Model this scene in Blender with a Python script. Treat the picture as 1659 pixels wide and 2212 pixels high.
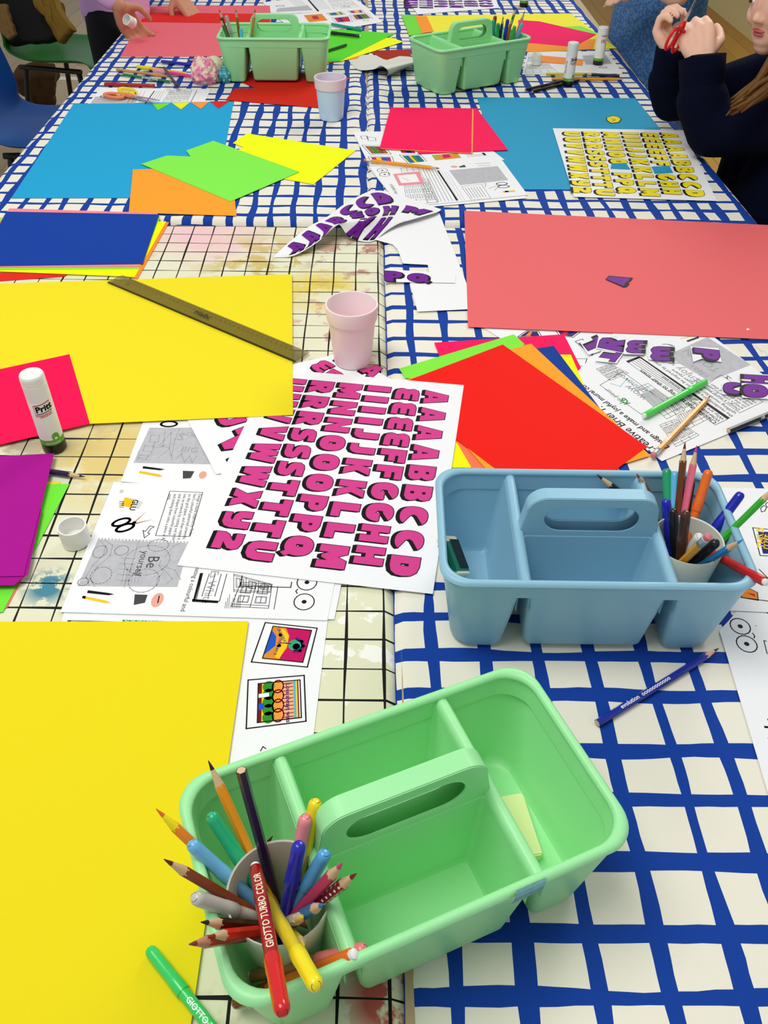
import bpy, bmesh, math, random
from mathutils import Vector, Matrix, geometry
from math import sin, cos, pi, radians
for o in list(bpy.data.objects): bpy.data.objects.remove(o)
SC = bpy.context.scene
COL = SC.collection
TT = 0.70                      # height of the table tops
CAMH = 0.70                    # camera above the table tops

# ---------------------------------------------------------------- camera
F_PX, PITCH, ROLL = 1798.0, radians(42.65), radians(0.6)
cd = bpy.data.cameras.new('camera'); cam = bpy.data.objects.new('camera', cd); COL.objects.link(cam)
FW = Vector((0, cos(PITCH), -sin(PITCH))); RT0 = Vector((1, 0, 0)); UP0 = RT0.cross(FW)
RT = RT0 * cos(ROLL) + UP0 * sin(ROLL); UP = -RT0 * sin(ROLL) + UP0 * cos(ROLL)
m = Matrix((RT, UP, -FW)).transposed().to_4x4(); m.translation = Vector((0, 0, TT + CAMH))
cam.matrix_world = m
cd.sensor_fit = 'VERTICAL'; cd.sensor_height = 36; cd.lens = F_PX / 2212 * 36; cd.clip_start = 0.02; cd.clip_end = 60
SC.camera = cam

# ---------------------------------------------------------------- light
w = bpy.data.worlds.new('world'); SC.world = w; w.use_nodes = True
bg = w.node_tree.nodes['Background']; bg.inputs[0].default_value = (0.93, 0.97, 1.0, 1); bg.inputs[1].default_value = 0.53
def area(name, loc, target, sx, sy, power, col=(1, 1, 1)):
    l = bpy.data.lights.new(name, 'AREA'); l.shape = 'RECTANGLE'; l.size = sx; l.size_y = sy; l.energy = power; l.color = col
    o = bpy.data.objects.new(name, l); COL.objects.link(o); o.location = loc
    o.rotation_euler = (Vector(target) - Vector(loc)).to_track_quat('-Z', 'Y').to_euler(); return o
area('window_light', (2.4, 4.6, 3.2), (0, 1.3, .7), 2.6, 1.4, 150, (1, .99, .96))
area('ceiling_light', (-.8, .6, 3.3), (0, 1.2, .7), 1.8, 1.2, 66, (1, .98, .94))
SC.view_settings.view_transform = 'Standard'; SC.view_settings.look = 'None'
SC.view_settings.gamma = 1; SC.view_settings.use_curve_mapping = False; SC.view_settings.exposure = -0.36

# ---------------------------------------------------------------- helpers
def lin(h):
    h = h.lstrip('#'); r = [int(h[i:i+2], 16) / 255 for i in (0, 2, 4)]
    return tuple(c / 12.92 if c <= .04045 else ((c + .055) / 1.055) ** 2.4 for c in r) + (1,)
MATS = {}
def mat(name, col, rough=.6, bump=0, bscale=400, spec=None, var=0.0, metal=0, trans=0, alpha=1, sss=0, coat=0):
    if name in MATS: return MATS[name]
    if spec is None: spec = .12 if (name.startswith('print_') or name == 'black_ink') else .4
    M = bpy.data.materials.new(name); M.use_nodes = True; nt = M.node_tree; N = nt.nodes; L = nt.links
    b = N['Principled BSDF']; b.inputs['Base Color'].default_value = lin(col); b.inputs['Roughness'].default_value = rough
    b.inputs['Specular IOR Level'].default_value = spec; b.inputs['Metallic'].default_value = metal
    if trans: b.inputs['Transmission Weight'].default_value = trans
    if alpha < 1: b.inputs['Alpha'].default_value = alpha
    if coat: b.inputs['Coat Weight'].default_value = coat
    if sss:
        b.inputs['Subsurface Weight'].default_value = sss; b.inputs['Subsurface Radius'].default_value = (.01, .005, .003); b.inputs['Subsurface Scale'].default_value = .5
    tc = N.new('ShaderNodeTexCoord'); nz = N.new('ShaderNodeTexNoise'); nz.inputs['Scale'].default_value = bscale; nz.inputs['Detail'].default_value = 3
    L.new(tc.outputs['Object'], nz.inputs['Vector'])
    mx = N.new('ShaderNodeMix'); mx.data_type = 'RGBA'; mx.blend_type = 'MULTIPLY'
    v = var or .04
    mx.inputs['Factor'].default_value = v; mx.inputs['A'].default_value = lin(col); L.new(nz.outputs['Fac'], mx.inputs['B']); L.new(mx.outputs['Result'], b.inputs['Base Color'])
    if bump:
        bp = N.new('ShaderNodeBump'); bp.inputs['Strength'].default_value = bump; bp.inputs['Distance'].default_value = .001
        L.new(nz.outputs['Fac'], bp.inputs['Height']); L.new(bp.outputs['Normal'], b.inputs['Normal'])
    MATS[name] = M; return M
def tag(o, label=None, cat=None, group=None, kind=None):
    if label: o['label'] = label
    if cat: o['category'] = cat
    if group: o['group'] = group
    if kind: o['kind'] = kind
    return o
def link(name, me, parent=None):
    o = bpy.data.objects.new(name, me); COL.objects.link(o)
    if parent: o.parent = parent
    return o
def empty(name, loc, label=None, cat=None, group=None, rz=0):
    o = bpy.data.objects.new(name, None); COL.objects.link(o); o.location = loc; o.rotation_euler = (0, 0, rz); o.empty_display_size = .02
    return tag(o, label, cat, group)
def mesh(name, V, F, mats, parent=None, fm=None, smooth=False):
    me = bpy.data.meshes.new(name); me.from_pydata([tuple(v) for v in V], [], F)
    for m_ in (mats if isinstance(mats, (list, tuple)) else [mats]): me.materials.append(m_)
    if fm: me.polygons.foreach_set('material_index', fm)
    if smooth: me.polygons.foreach_set('use_smooth', [True] * len(me.polygons))
    me.update(); return link(name, me, parent)
def bm_fix(o, auto=None):
    b = bmesh.new(); b.from_mesh(o.data); bmesh.ops.recalc_face_normals(b, faces=b.faces)
    if auto is not None:
        for f in b.faces: f.smooth = True
        for e in b.edges:
            if len(e.link_faces) == 2 and e.calc_face_angle(0) > auto: e.smooth = False
    b.to_mesh(o.data); b.free(); return o
def ray(px, py):
    return FW + RT * ((px - 829.5) / F_PX) - UP * ((py - 1106) / F_PX)
def W(px, py, z=0.0):
    d = ray(px, py); t = (z - CAMH) / d.z; return Vector((d.x * t, d.y * t, TT + z))
def Wy(px, py, y):
    d = ray(px, py); t = y / d.y; return Vector((d.x * t, y, TT + CAMH + d.z * t))
def lathe(profile, seg=32, closed_top=True, closed_bot=True):
    V, F = [], []
    for r_, z in profile:
        for i in range(seg):
            a = 2 * pi * i / seg; V.append((r_ * cos(a), r_ * sin(a), z))
    n = len(profile)
    for k in range(n - 1):
        for i in range(seg):
            j = (i + 1) % seg; F.append((k * seg + i, k * seg + j, (k + 1) * seg + j, (k + 1) * seg + i))
    if closed_bot: F.append(tuple(range(seg))[::-1])
    if closed_top: F.append(tuple((n - 1) * seg + i for i in range(seg)))
    return V, F
def join(parts):
    V, F = [], []
    for v, f in parts:
        b = len(V); V += list(v); F += [tuple(b + i for i in q) for q in f]
    return V, F
def box(x0, y0, z0, x1, y1, z1):
    V = [(x, y, z) for z in (z0, z1) for x, y in ((x0, y0), (x1, y0), (x1, y1), (x0, y1))]
    return V, [(3, 2, 1, 0), (4, 5, 6, 7), (0, 1, 5, 4), (1, 2, 6, 5), (2, 3, 7, 6), (3, 0, 4, 7)]
def tube(pts, r_, seg=10, cap=True):
    pts = [Vector(p) for p in pts]; V, F = [], []; prev = None
    for i, p in enumerate(pts):
        t = (pts[min(i + 1, len(pts) - 1)] - pts[max(i - 1, 0)]).normalized()
        if prev is None: a = t.orthogonal().normalized()
        else: a = (prev - t * prev.dot(t)).normalized()
        prev = a; b = t.cross(a); rr = r_[i] if isinstance(r_, (list, tuple)) else r_
        for k in range(seg): q = 2 * pi * k / seg; V.append(p + a * rr * cos(q) + b * rr * sin(q))
    for i in range(len(pts) - 1):
        for k in range(seg): j = (k + 1) % seg; F.append((i * seg + k, i * seg + j, (i + 1) * seg + j, (i + 1) * seg + k))
    if cap: F += [tuple(range(seg))[::-1], tuple((len(pts) - 1) * seg + k for k in range(seg))]
    return V, F
def evalmesh(o):
    dg = bpy.context.evaluated_depsgraph_get(); dg.update(); me = bpy.data.meshes.new_from_object(o.evaluated_get(dg)); return me
_T = {}
def text2d(s, bold=0.0, res=2):
    k = (s, bold)
    if k in _T: return _T[k]
    c = bpy.data.curves.new('t', 'FONT'); c.body = s; c.resolution_u = res; c.offset = bold; c.size = 1
    o = bpy.data.objects.new('t', c); COL.objects.link(o); me = evalmesh(o)
    V = [(v.co.x, v.co.y) for v in me.vertices]; F = [tuple(p.vertices) for p in me.polygons]
    bpy.data.objects.remove(o); bpy.data.curves.remove(c); bpy.data.meshes.remove(me)
    _T[k] = (V, F); return _T[k]
def fine2d(s_, bold=.02, cuts=2):
    V_, F_ = text2d(s_, bold); b = bmesh.new(); vs = [b.verts.new((x, y, 0)) for x, y in V_]
    for f in F_:
        try: b.faces.new([vs[i] for i in f])
        except ValueError: pass
    bmesh.ops.triangulate(b, faces=b.faces); bmesh.ops.subdivide_edges(b, edges=[e for e in b.edges if e.calc_length() > .12], cuts=cuts, use_grid_fill=False); bmesh.ops.triangulate(b, faces=b.faces); b.verts.index_update()
    r_ = [(v.co.x, v.co.y) for v in b.verts], [tuple(v.index for v in f.verts) for f in b.faces]; b.free(); return r_
_G = {}
def ell(cx_, cy_, rx, ry, n=18, a0=0, a1=360, e=1.0):
    out = []
    for i in range(n if a1 - a0 == 360 else n + 1):
        a = radians(a0 + (a1 - a0) * i / n); c, s = cos(a), sin(a)
        out.append((cx_ + rx * math.copysign(abs(c) ** e, c), cy_ + ry * math.copysign(abs(s) ** e, s)))
    return out
SQ = lambda x, y, a=.07, b=.07: [(x-a, y-b), (x+a, y-b), (x+a, y+b), (x-a, y+b)]
GL = {
 'A': (.95, [[(0,0),(.25,1),(.7,1),(.95,0),(.6,0),(.57,.17),(.38,.17),(.35,0)], [(.42,.36),(.53,.36),(.5,.58),(.45,.58)]]),
 'B': (.86, [[(0,0),(0,1),(.55,1),(.74,.94),(.82,.78),(.8,.62),(.7,.52),(.82,.42),(.86,.26),(.8,.09),(.62,0)], SQ(.4,.71,.07,.06), SQ(.4,.28,.07,.07)]),
 'C': (.95, [ell(.5,.5,.5,.5,22,40,320,.85) + [(.5,.36),(.42,.5),(.5,.62)]]),
 'D': (.92, [[(0,0),(0,1),(.45,1),(.72,.93),(.88,.75),(.92,.5),(.88,.25),(.72,.07),(.45,0)], SQ(.4,.5,.06,.14)]),
 'E': (.85, [[(.85,0),(.32,0),(.1,.07),(0,.25),(.05,.42),(.12,.5),(.05,.58),(0,.75),(.1,.93),(.32,1),(.85,1),(.85,.74),(.42,.74),(.42,.64),(.8,.64),(.8,.37),(.42,.37),(.42,.27),(.85,.27)]]),
 'F': (.8, [[(0,0),(0,1),(.8,1),(.8,.72),(.38,.72),(.38,.6),(.74,.6),(.74,.34),(.38,.34),(.38,0)]]),
 'G': (.96, [ell(.5,.5,.5,.5,22,42,360,.85) + [(.96,.52),(.55,.52),(.55,.34),(.42,.42),(.42,.6),(.55,.64)]]),
 'H': (.88, [[(0,0),(0,1),(.34,1),(.34,.64),(.54,.64),(.54,1),(.88,1),(.88,0),(.54,0),(.54,.36),(.34,.36),(.34,0)]]),
 'I': (.42, [[(0,0),(0,1),(.4,1),(.4,0)]]),
 'J': (.6, [[(0,0),(0,.3),(.2,.3),(.22,.4),(.22,1),(.6,1),(.6,.3),(.52,.1),(.35,0)]]),
 'K': (.92, [[(0,0),(0,1),(.36,1),(.36,.64),(.52,1),(.9,1),(.66,.52),(.92,0),(.54,0),(.36,.4),(.36,0)]]),
 'L': (.74, [[(0,0),(0,1),(.38,1),(.38,.32),(.74,.32),(.74,0)]]),
 'M': (1.08, [[(0,0),(0,1),(.38,1),(.54,.68),(.7,1),(1.08,1),(1.08,0),(.74,0),(.74,.36),(.6,.12),(.48,.12),(.34,.36),(.34,0)]]),
 'N': (.92, [[(0,0),(0,1),(.34,1),(.58,.52),(.58,1),(.92,1),(.92,0),(.6,0),(.34,.5),(.34,0)]]),
 'O': (.95, [ell(.48,.5,.48,.5,22,0,360,.85), SQ(.48,.5,.06,.14)]),
 'P': (.82, [[(0,0),(0,1),(.5,1),(.72,.92),(.82,.72),(.78,.5),(.64,.37),(.38,.34),(.38,0)], SQ(.44,.66,.06,.06)]),
 'Q': (1.0, [ell(.48,.5,.48,.5,20,-28,302,.9) + [(.86,-.08),(1.02,.10)], SQ(.46,.52,.06,.12)]),
 'R': (.9, [[(0,0),(0,1),(.52,1),(.74,.92),(.83,.72),(.78,.5),(.68,.42),(.9,0),(.5,0),(.38,.28),(.36,.28),(.36,0)], SQ(.44,.68,.06,.06)]),
 'S': (.82, [[(.02,0),(.02,.28),(.42,.28),(.44,.34),(.15,.42),(.02,.58),(.02,.8),(.14,.95),(.34,1),(.78,1),(.78,.72),(.44,.72),(.42,.67),(.68,.58),(.82,.42),(.8,.18),(.68,.05),(.5,0)]]),
 'T': (.86, [[(.24,0),(.24,.68),(0,.68),(0,1),(.86,1),(.86,.68),(.62,.68),(.62,0)]]),
 'U': (.9, [[(0,1),(0,.36),(.08,.12),(.28,0),(.62,0),(.82,.12),(.9,.36),(.9,1),(.54,1),(.54,.38),(.45,.3),(.36,.38),(.36,1)]]),
 'V': (.92, [[(.26,0),(0,1),(.36,1),(.46,.5),(.56,1),(.92,1),(.66,0)]]),
 'W': (1.18, [[(.14,0),(0,1),(.34,1),(.38,.6),(.46,1),(.72,1),(.8,.6),(.84,1),(1.18,1),(1.04,0),(.7,0),(.59,.38),(.48,0)]]),
 'X': (.95, [[(0,0),(.24,.5),(.02,1),(.4,1),(.48,.78),(.56,1),(.93,1),(.72,.5),(.95,0),(.56,0),(.48,.24),(.4,0)]]),
 'Y': (.88, [[(.1,0),(.1,.26),(.42,.26),(.5,.34),(.2,.38),(.03,.52),(0,.7),(0,1),(.34,1),(.34,.72),(.44,.62),(.54,.68),(.54,1),(.88,1),(.88,.35),(.8,.12),(.6,0)]]),
 'Z': (.82, [[(0,0),(0,.3),(.1,.46),(.4,.66),(.38,.72),(.04,.72),(.04,1),(.5,1),(.74,.92),(.82,.74),(.76,.54),(.46,.34),(.82,.34),(.82,0)]]),
}
def glyph(ch, off=0.0):
    k = (ch, off)
    if k in _G: return _G[k]
    wd, cs = GL[ch]
    c = bpy.data.curves.new('g', 'CURVE'); c.dimensions = '2D'; c.fill_mode = 'BOTH'
    for n_, pts in enumerate(cs):
        if off:                                   # grow outlines, shrink holes
            cx_ = sum(p[0] for p in pts) / len(pts); cy_ = sum(p[1] for p in pts) / len(pts); area_ = 0
            for i in range(len(pts)): x0, y0 = pts[i]; x1, y1 = pts[(i + 1) % len(pts)]; area_ += x0 * y1 - x1 * y0
            s = 1 if area_ > 0 else -1; s *= (1 if n_ == 0 else -1); q = []
            L_ = len(pts)
            for i in range(L_):
                a, b, d = Vector(pts[i - 1]), Vector(pts[i]), Vector(pts[(i + 1) % L_])
                e1 = (b - a); e2 = (d - b)
                if e1.length < 1e-6 or e2.length < 1e-6: q.append(tuple(b)); continue
                n1 = Vector((e1.y, -e1.x)).normalized() * s; n2 = Vector((e2.y, -e2.x)).normalized() * s
                h = (n1 + n2); h = h.normalized() if h.length > .2 else n1
                q.append(tuple(b + h * off / max(.55, h.dot(n1))))
            pts = q
        sp = c.splines.new('POLY'); sp.points.add(len(pts) - 1); sp.use_cyclic_u = True
        for i, p in enumerate(pts): sp.points[i].co = (p[0], p[1], 0, 1)
    o = bpy.data.objects.new('g', c); COL.objects.link(o); me = evalmesh(o)
    V = [(v.co.x, v.co.y) for v in me.vertices]; F = [tuple(p.vertices) for p in me.polygons]
    bpy.data.objects.remove(o); bpy.data.curves.remove(c); bpy.data.meshes.remove(me)
    _G[k] = (V, F, wd); return _G[k]
INK = mat('black_ink', '#12100F', .5)
class Print:
    """flat print collected as polygons on a plane at height z (or through a mapping function), becomes one child of its sheet"""
    def __init__(s, z, fn=None): s.z = z; s.V = []; s.F = []; s.M = []; s.mats = []; s.lv = 0; s.fn = fn
    def mi(s, m_):
        if m_ not in s.mats: s.mats.append(m_)
        return s.mats.index(m_)
    def zz(s): return s.z + .00012 + s.lv * .00006
    def add(s, pts, faces, m_):
        b = len(s.V)
        for p in pts:
            if s.fn: s.V.append(s.fn(p[0], p[1], s.zz()))
            else: s.V.append((p[0], p[1], TT + s.zz()))
        s.F += [tuple(b + i for i in f) for f in faces]; s.M += [s.mi(m_)] * len(faces)
    def P(s, p): v = W(p[0], p[1], s.z); return Vector((v.x, v.y))
    def poly(s, pts, m_): q = [s.P(p) for p in pts]; s.add(q, [tuple(range(len(q)))], m_)
    def wline(s, q, wd, m_=INK, closed=False):
        if closed: q = q + [q[0]]
        for a, b in zip(q, q[1:]):
            d = (b - a)
            if d.length < 1e-6: continue
            d.normalize(); n = Vector((-d.y, d.x)) * wd / 2; e = d * wd / 2
            s.add([a - e - n, b + e - n, b + e + n, a - e + n], [(0, 1, 2, 3)], m_)
    def line(s, pts, wd=.001, m_=INK, closed=False): s.wline([s.P(p) for p in pts], wd, m_, closed)
    def ring(s, c, rx, ry, wd=.001, m_=INK, ang=0, fill=False, n=18):
        c = s.P(c); ca, sa = cos(ang), sin(ang)
        q = [c + Vector((rx * cos(t) * ca - ry * sin(t) * sa, rx * cos(t) * sa + ry * sin(t) * ca)) for t in [2 * pi * i / n for i in range(n)]]
        if fill: s.add(q, [tuple(range(n))], m_)
        else: s.wline(q, wd, m_, True)
    def text(s, t, p, p2, size, m_=INK, bold=0.0, sy=1.0):
        a = s.P(p); d = (s.P(p2) - a).normalized(); n = Vector((-d.y, d.x)); V, F = text2d(t, bold)
        s.add([a + d * (x * size) + n * (y * size * sy) for x, y in V], F, m_)
    def textw(s, t, a, d, size, m_=INK, bold=0.0, sy=1.0):
        d = Vector(d).normalized(); n = Vector((-d.y, d.x)); V, F = text2d(t, bold)
        s.add([Vector(a) + d * (x * size) + n * (y * size * sy) for x, y in V], F, m_)
    def para(s, p, p2, size, nlines, width, lead, m_=INK, words=None):
        a = s.P(p); d = (s.P(p2) - a).normalized(); n = Vector((-d.y, d.x))
        for i in range(nlines):
            b = a - n * lead * i
            if words and i < len(words): s.textw(words[i], b, d, size, m_)
            else: s.wline([b, b + d * width * (.75 + .25 * random.random())], size * .25, m_)
    def letter(s, ch, o, d, h, face, sx=1.0, shadow=(.035, -.12), rim=.03):
        d = Vector(d).normalized(); n = Vector((-d.y, d.x)); o = Vector(o)
        lv = s.lv
        V, F, wd = glyph(ch, rim)
        K = 5
        for k in range(K, -1, -1):
            t = k / K; s.lv = lv + (K - k) * .25
            s.add([o + d * ((x * sx + shadow[0] * t) * h) + n * ((y + shadow[1] * t) * h) for x, y in V], F, INK)
        s.lv = lv + 2.5
        V, F, wd = glyph(ch, 0.0)
        s.add([o + d * (x * sx * h) + n * (y * h) for x, y in V], F, face)
        s.lv = lv; return wd * sx * h
    def build(s, name, parent):
        if not s.V: return None
        me_v = s.V
        if parent.location.length > 0: me_v = [Vector(v) - parent.location for v in s.V]
        return mesh(name, me_v, s.F, s.mats, parent, s.M)

# ---------------------------------------------------------------- materials
random.seed(7)
M_BLUE = mat('cloth_blue', '#0B3F9E', .8, .25, 900, .2, .12)
M_CREAM = mat('cloth_cream', '#EFEAD9', .85, .2, 900, .2, .05)
M_WHITE = mat('paper_white', '#F3F3F4', .75, .05, 200, .15)
M_PLW = mat('white_plastic', '#F3F2EC', .35)
def stain_mat():
    M = bpy.data.materials.new('stained_cloth'); M.use_nodes = True; nt = M.node_tree; N = nt.nodes; L = nt.links; b = N['Principled BSDF']
    b.inputs['Roughness'].default_value = .7; b.inputs['Specular IOR Level'].default_value = .3
    tc = N.new('ShaderNodeTexCoord'); cur = None
    def layer(base, col, scale, lo, hi, center=None, rad=.2, off=0, amt=.8):
        nz = N.new('ShaderNodeTexNoise'); nz.inputs['Scale'].default_value = scale; nz.inputs['Detail'].default_value = 5; nz.inputs['Roughness'].default_value = .62
        mp = N.new('ShaderNodeMapping'); mp.inputs['Location'].default_value = (off, off * .7, 0); L.new(tc.outputs['Object'], mp.inputs['Vector']); L.new(mp.outputs['Vector'], nz.inputs['Vector'])
        rp = N.new('ShaderNodeMapRange'); rp.inputs['From Min'].default_value = lo; rp.inputs['From Max'].default_value = hi; rp.inputs['To Max'].default_value = amt; L.new(nz.outputs['Fac'], rp.inputs['Value'])
        fac = rp.outputs['Result']
        if center:
            ds = N.new('ShaderNodeVectorMath'); ds.operation = 'DISTANCE'; L.new(tc.outputs['Object'], ds.inputs[0]); ds.inputs[1].default_value = center
            r2 = N.new('ShaderNodeMapRange'); r2.inputs['From Min'].default_value = rad; r2.inputs['From Max'].default_value = rad * .4; L.new(ds.outputs['Value'], r2.inputs['Value'])
            mu = N.new('ShaderNodeMath'); mu.operation = 'MULTIPLY'; L.new(fac, mu.inputs[0]); L.new(r2.outputs['Result'], mu.inputs[1]); fac = mu.outputs[0]
        mx = N.new('ShaderNodeMix'); mx.data_type = 'RGBA'
        L.new(fac, mx.inputs['Factor'])
        if base is None: mx.inputs['A'].default_value = lin('#E4E3C6')
        else: L.new(base, mx.inputs['A'])
        mx.inputs['B'].default_value = lin(col); return mx.outputs['Result']
    cur = layer(None, '#D9D6A8', 3, .4, .8, off=3, amt=.6)
    cur = layer(cur, '#F0BFC4', 7, .3, .6, (-.33, 1.55, TT), .17, 5, .85)
    cur = layer(cur, '#C9AE3A', 14, .5, .56, (-.22, 1.42, TT), .16, 1, .75)
    cur = layer(cur, '#E3C93C', 9, .42, .5, (-.115, 1.33, TT), .09, 9, .9)
    cur = layer(cur, '#A8403C', 16, .52, .57, (-.06, 1.45, TT), .11, 2, .8)
    cur = layer(cur, '#C98A80', 20, .56, .6, (-.03, 1.2, TT), .22, 6, .7)
    cur = layer(cur, '#DDBE55', 9, .48, .56, (-.36, .86, TT), .13, 4, .75)
    cur = layer(cur, '#7C5A3A', 12, .5, .58, (-.5, .92, TT), .1, 8, .6)
    cur = layer(cur, '#2C7F96', 48, .46, .50, (-.378, .63, TT), .034, 11, .95)
    cur = layer(cur, '#F7F6EE', 26, .58, .6, (-.02, .5, TT), .2, 12, .9)
    cur = layer(cur, '#B8322B', 20, .45, .5, (.005, .215, TT), .04, 13, .9)
    cur = layer(cur, '#C4B05A', 18, .58, .63, (-.02, .22, TT), .12, 14, .7)
    cur = layer(cur, '#B09A78', 11, .62, .68, None, 0, 15, .35)
    L.new(cur, b.inputs['Base Color']); return M
M_CHECK = stain_mat()
M_CLINE = mat('check_line', '#1B1B18', .8, .2, 900, .2, .4)
M_FLOOR = [mat('floor_wood_%d' % i, c, .5, .1, 30, .35, .25) for i, c in enumerate(('#B39B77', '#BCA37E', '#A9926F', '#C2AB86'))]
M_FLR = [mat('floor_oak_%d' % i, c, .5, .1, 30, .35, .25) for i, c in enumerate(('#C9963F', '#D2A04A', '#C08C3A'))]

# ---------------------------------------------------------------- setting
fl = mesh('floor', *box(-5, -2, -.06, 6, 11, -.012), M_FLOOR[2]); tag(fl, kind='structure')
plank_me = {}
def plank(x, y, ln, wd, m_):
    k = (ln, wd, m_.name)
    if k not in plank_me:
        V, F = box(-wd/2 + .0012, -ln/2 + .0012, -.012, wd/2 - .0012, ln/2 - .0012, 0)
        me = bpy.data.meshes.new('plank'); me.from_pydata(V, [], F); me.materials.append(m_); plank_me[k] = me
    o = bpy.data.objects.new('plank', plank_me[k]); COL.objects.link(o); o.parent = fl; o.location = (x, y, 0)
random.seed(3)
for i in range(22):
    x = -3.4 + i * .125; off = random.random() * 1.2
    for k in range(7): plank(x, 0.0 + off + k * 1.2, 1.2, .125, random.choice(M_FLOOR))
for i in range(14):
    x = .95 + i * .125; off = random.random() * 1.2
    for k in range(7): plank(x, -.6 + off + k * 1.2, 1.2, .125, random.choice(M_FLR))
o = mesh('trim_1', *box(-4, 5.08, 0, -.9, 5.14, .0015), mat('floor_line_paint', '#E8E2CC', .5)); tag(o, 'white painted line on the wooden floor', kind='structure')
wa = mesh('wall_right', *box(2.42, 1.5, 0, 2.6, 10, 3), mat('wall_green', '#7C7B2C', .8, .1, 60)); tag(wa, kind='structure')
bb = mesh('baseboard_right', *box(2.36, 1.5, 0, 2.42, 10, .22), mat('skirting_cream', '#E3D79B', .5)); tag(bb, kind='structure')
bt = mesh('trim_2', *box(2.335, 1.5, .22, 2.42, 10, .25), mat('skirting_top', '#FFFDF0', .4)); tag(bt, 'white top edge of the skirting board', kind='structure')

# ---------------------------------------------------------------- tables
M_TAB = mat('table_laminate', '#B9A27E', .5); M_STEEL = mat('black_steel', '#161616', .4)
def table(x0, x1, y0, y1, label):
    t = empty('folding_table', ((x0+x1)/2, (y0+y1)/2, 0), label, 'table'); c = t.location
    V, F = box(x0 - c.x, y0 - c.y, TT - .026, x1 - c.x, y1 - c.y, TT - .0015)
    mesh('tabletop', V, F, M_TAB, t)
    for sx in (-1, 1):
        for sy in (-1, 1):
            lx = sx * ((x1-x0)/2 - .06); ly = sy * ((y1-y0)/2 - .06)
            mesh('leg', *tube([(lx, ly, 0), (lx, ly, TT - .026)], .014), M_STEEL, t)
table(-.825, -.012, -.1, 1.585, 'table under the stained checked cloth at near left')
table(.02, .735, -.1, 1.585, 'table under the blue cloth at near right')
table(-.835, -.06, 1.625, 4.0, 'table under the far left blue and white cloth')
table(-.02, .72, 1.625, 4.0, 'table under the far right blue and white cloth')

def wob(seed):
    r_ = random.Random(seed); a = [(r_.uniform(.6, 1), r_.uniform(12, 45), r_.uniform(0, 6.28)) for _ in range(3)]
    return lambda t, amp: amp * sum(q * sin(t * f + p) for q, f, p in a) / 2
def spans(lo, hi, gap, line, seed, first=None, jit=.2):
    r_ = random.Random(seed); out = []; p = lo
    if first:
        out = list(first); p = out[-1][1] + line
    while p < hi:
        g = gap * r_.uniform(1 - jit, 1 + jit); out.append((p, min(p + g, hi))); p += g + line * r_.uniform(.8, 1.25)
    return out
def cloth(name, x0, x1, y0, y1, xs, ys, M_sq, M_ln, amp, seed, shear, drape, zfn, label, sub=3, jit=0):
    """printed cloth: squares and lines are faces of one sheet; shear(y) gives the x shift; drape = hanging length on (left, right, near, far)"""
    dl, dr, dn, df = drape
    def edges(sp, lo, hi):
        E = []; p = lo
        for a, b in sp:
            if b <= lo or a >= hi: continue
            a = max(a, lo); b = min(b, hi)
            if a - p > 1e-5: E.append((p, a, 1))
            E.append((a, b, 0)); p = b
        if hi - p > 1e-5: E.append((p, hi, 1))
        return E
    ex, ey = edges(xs, x0 - dl, x1 + dr), edges(ys, y0 - dn, y1 + df)
    def pts(E):
        P, K = [], []
        for i, (a, b, ln) in enumerate(E):
            n = 1 if ln else sub
            for k in range(n): P.append((a + (b - a) * k / n, i if k == 0 else None, i)); K.append(ln)
        P.append((E[-1][1], len(E), len(E))); return P, K
    PX, KX = pts(ex); PY, KY = pts(ey)
    wx = {}; wy = {}
    def wv(P, W_, base):
        for p, b, i in P:
            if i not in W_: W_[i] = wob(base + i)
    wv(PX, wx, seed * 1000); wv(PY, wy, seed * 1000 + 500)
    rj = random.Random(seed + 5)
    V = []
    R = .010
    def bend(u, lo, hi):
        # returns (pos, drop)
        for e, sgn in ((lo, -1), (hi, 1)):
            d = (u - e) * sgn
            if d > 0:
                if d < R * pi / 2: a = d / R; return e + sgn * R * sin(a), R * (1 - cos(a))
                return e + sgn * (R + .02 * (1 - math.exp(-(d) * 4))), R + (d - R * pi / 2)
        return u, 0
    for q, b2, j in PY:
        for p, b1, i in PX:
            def ev(P_, idx, W_, t):
                return W_[idx](t, amp)
            # blend the wobble of the two neighbouring boundaries
            def sh(E, W_, i_, p_, t):
                if i_ >= len(E): return W_[i_](t, amp)
                a, b, ln = E[i_]; f = (p_ - a) / (b - a) if b > a else 0
                nxt = W_.get(i_ + 1) or W_[i_]
                return W_[i_](t, amp) * (1 - f) + nxt(t, amp) * f
            x = p + (sh(ex, wx, i, p, q) if 0 < i < len(ex) or True else 0)
            y = q + sh(ey, wy, j, q, p)
            if p <= x0 - dl + 1e-6 or p >= x1 + dr - 1e-6: x = p
            if q <= y0 - dn + 1e-6 or q >= y1 + df - 1e-6: y = q
            if jit: x += rj.uniform(-jit, jit); y += rj.uniform(-jit, jit)
            bx, dz1 = bend(x, x0, x1); by, dz2 = bend(y, y0, y1)
            V.append((bx + shear(y), by, TT - dz1 - dz2 + zfn(bx, by)))
    nx = len(PX); F = []; FM = []
    for j in range(len(PY) - 1):
        for i in range(nx - 1):
            F.append((j * nx + i, j * nx + i + 1, (j + 1) * nx + i + 1, (j + 1) * nx + i)); FM.append(1 if (KX[i] or KY[j]) else 0)
    o = mesh(name, V, F, [M_sq, M_ln], None, FM, True)
    return tag(o, label, 'tablecloth')
near_sh = lambda y: .0225 - .0195 * y
far_sh = lambda y: -.037 - .0245 * (y - 1.68)
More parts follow.
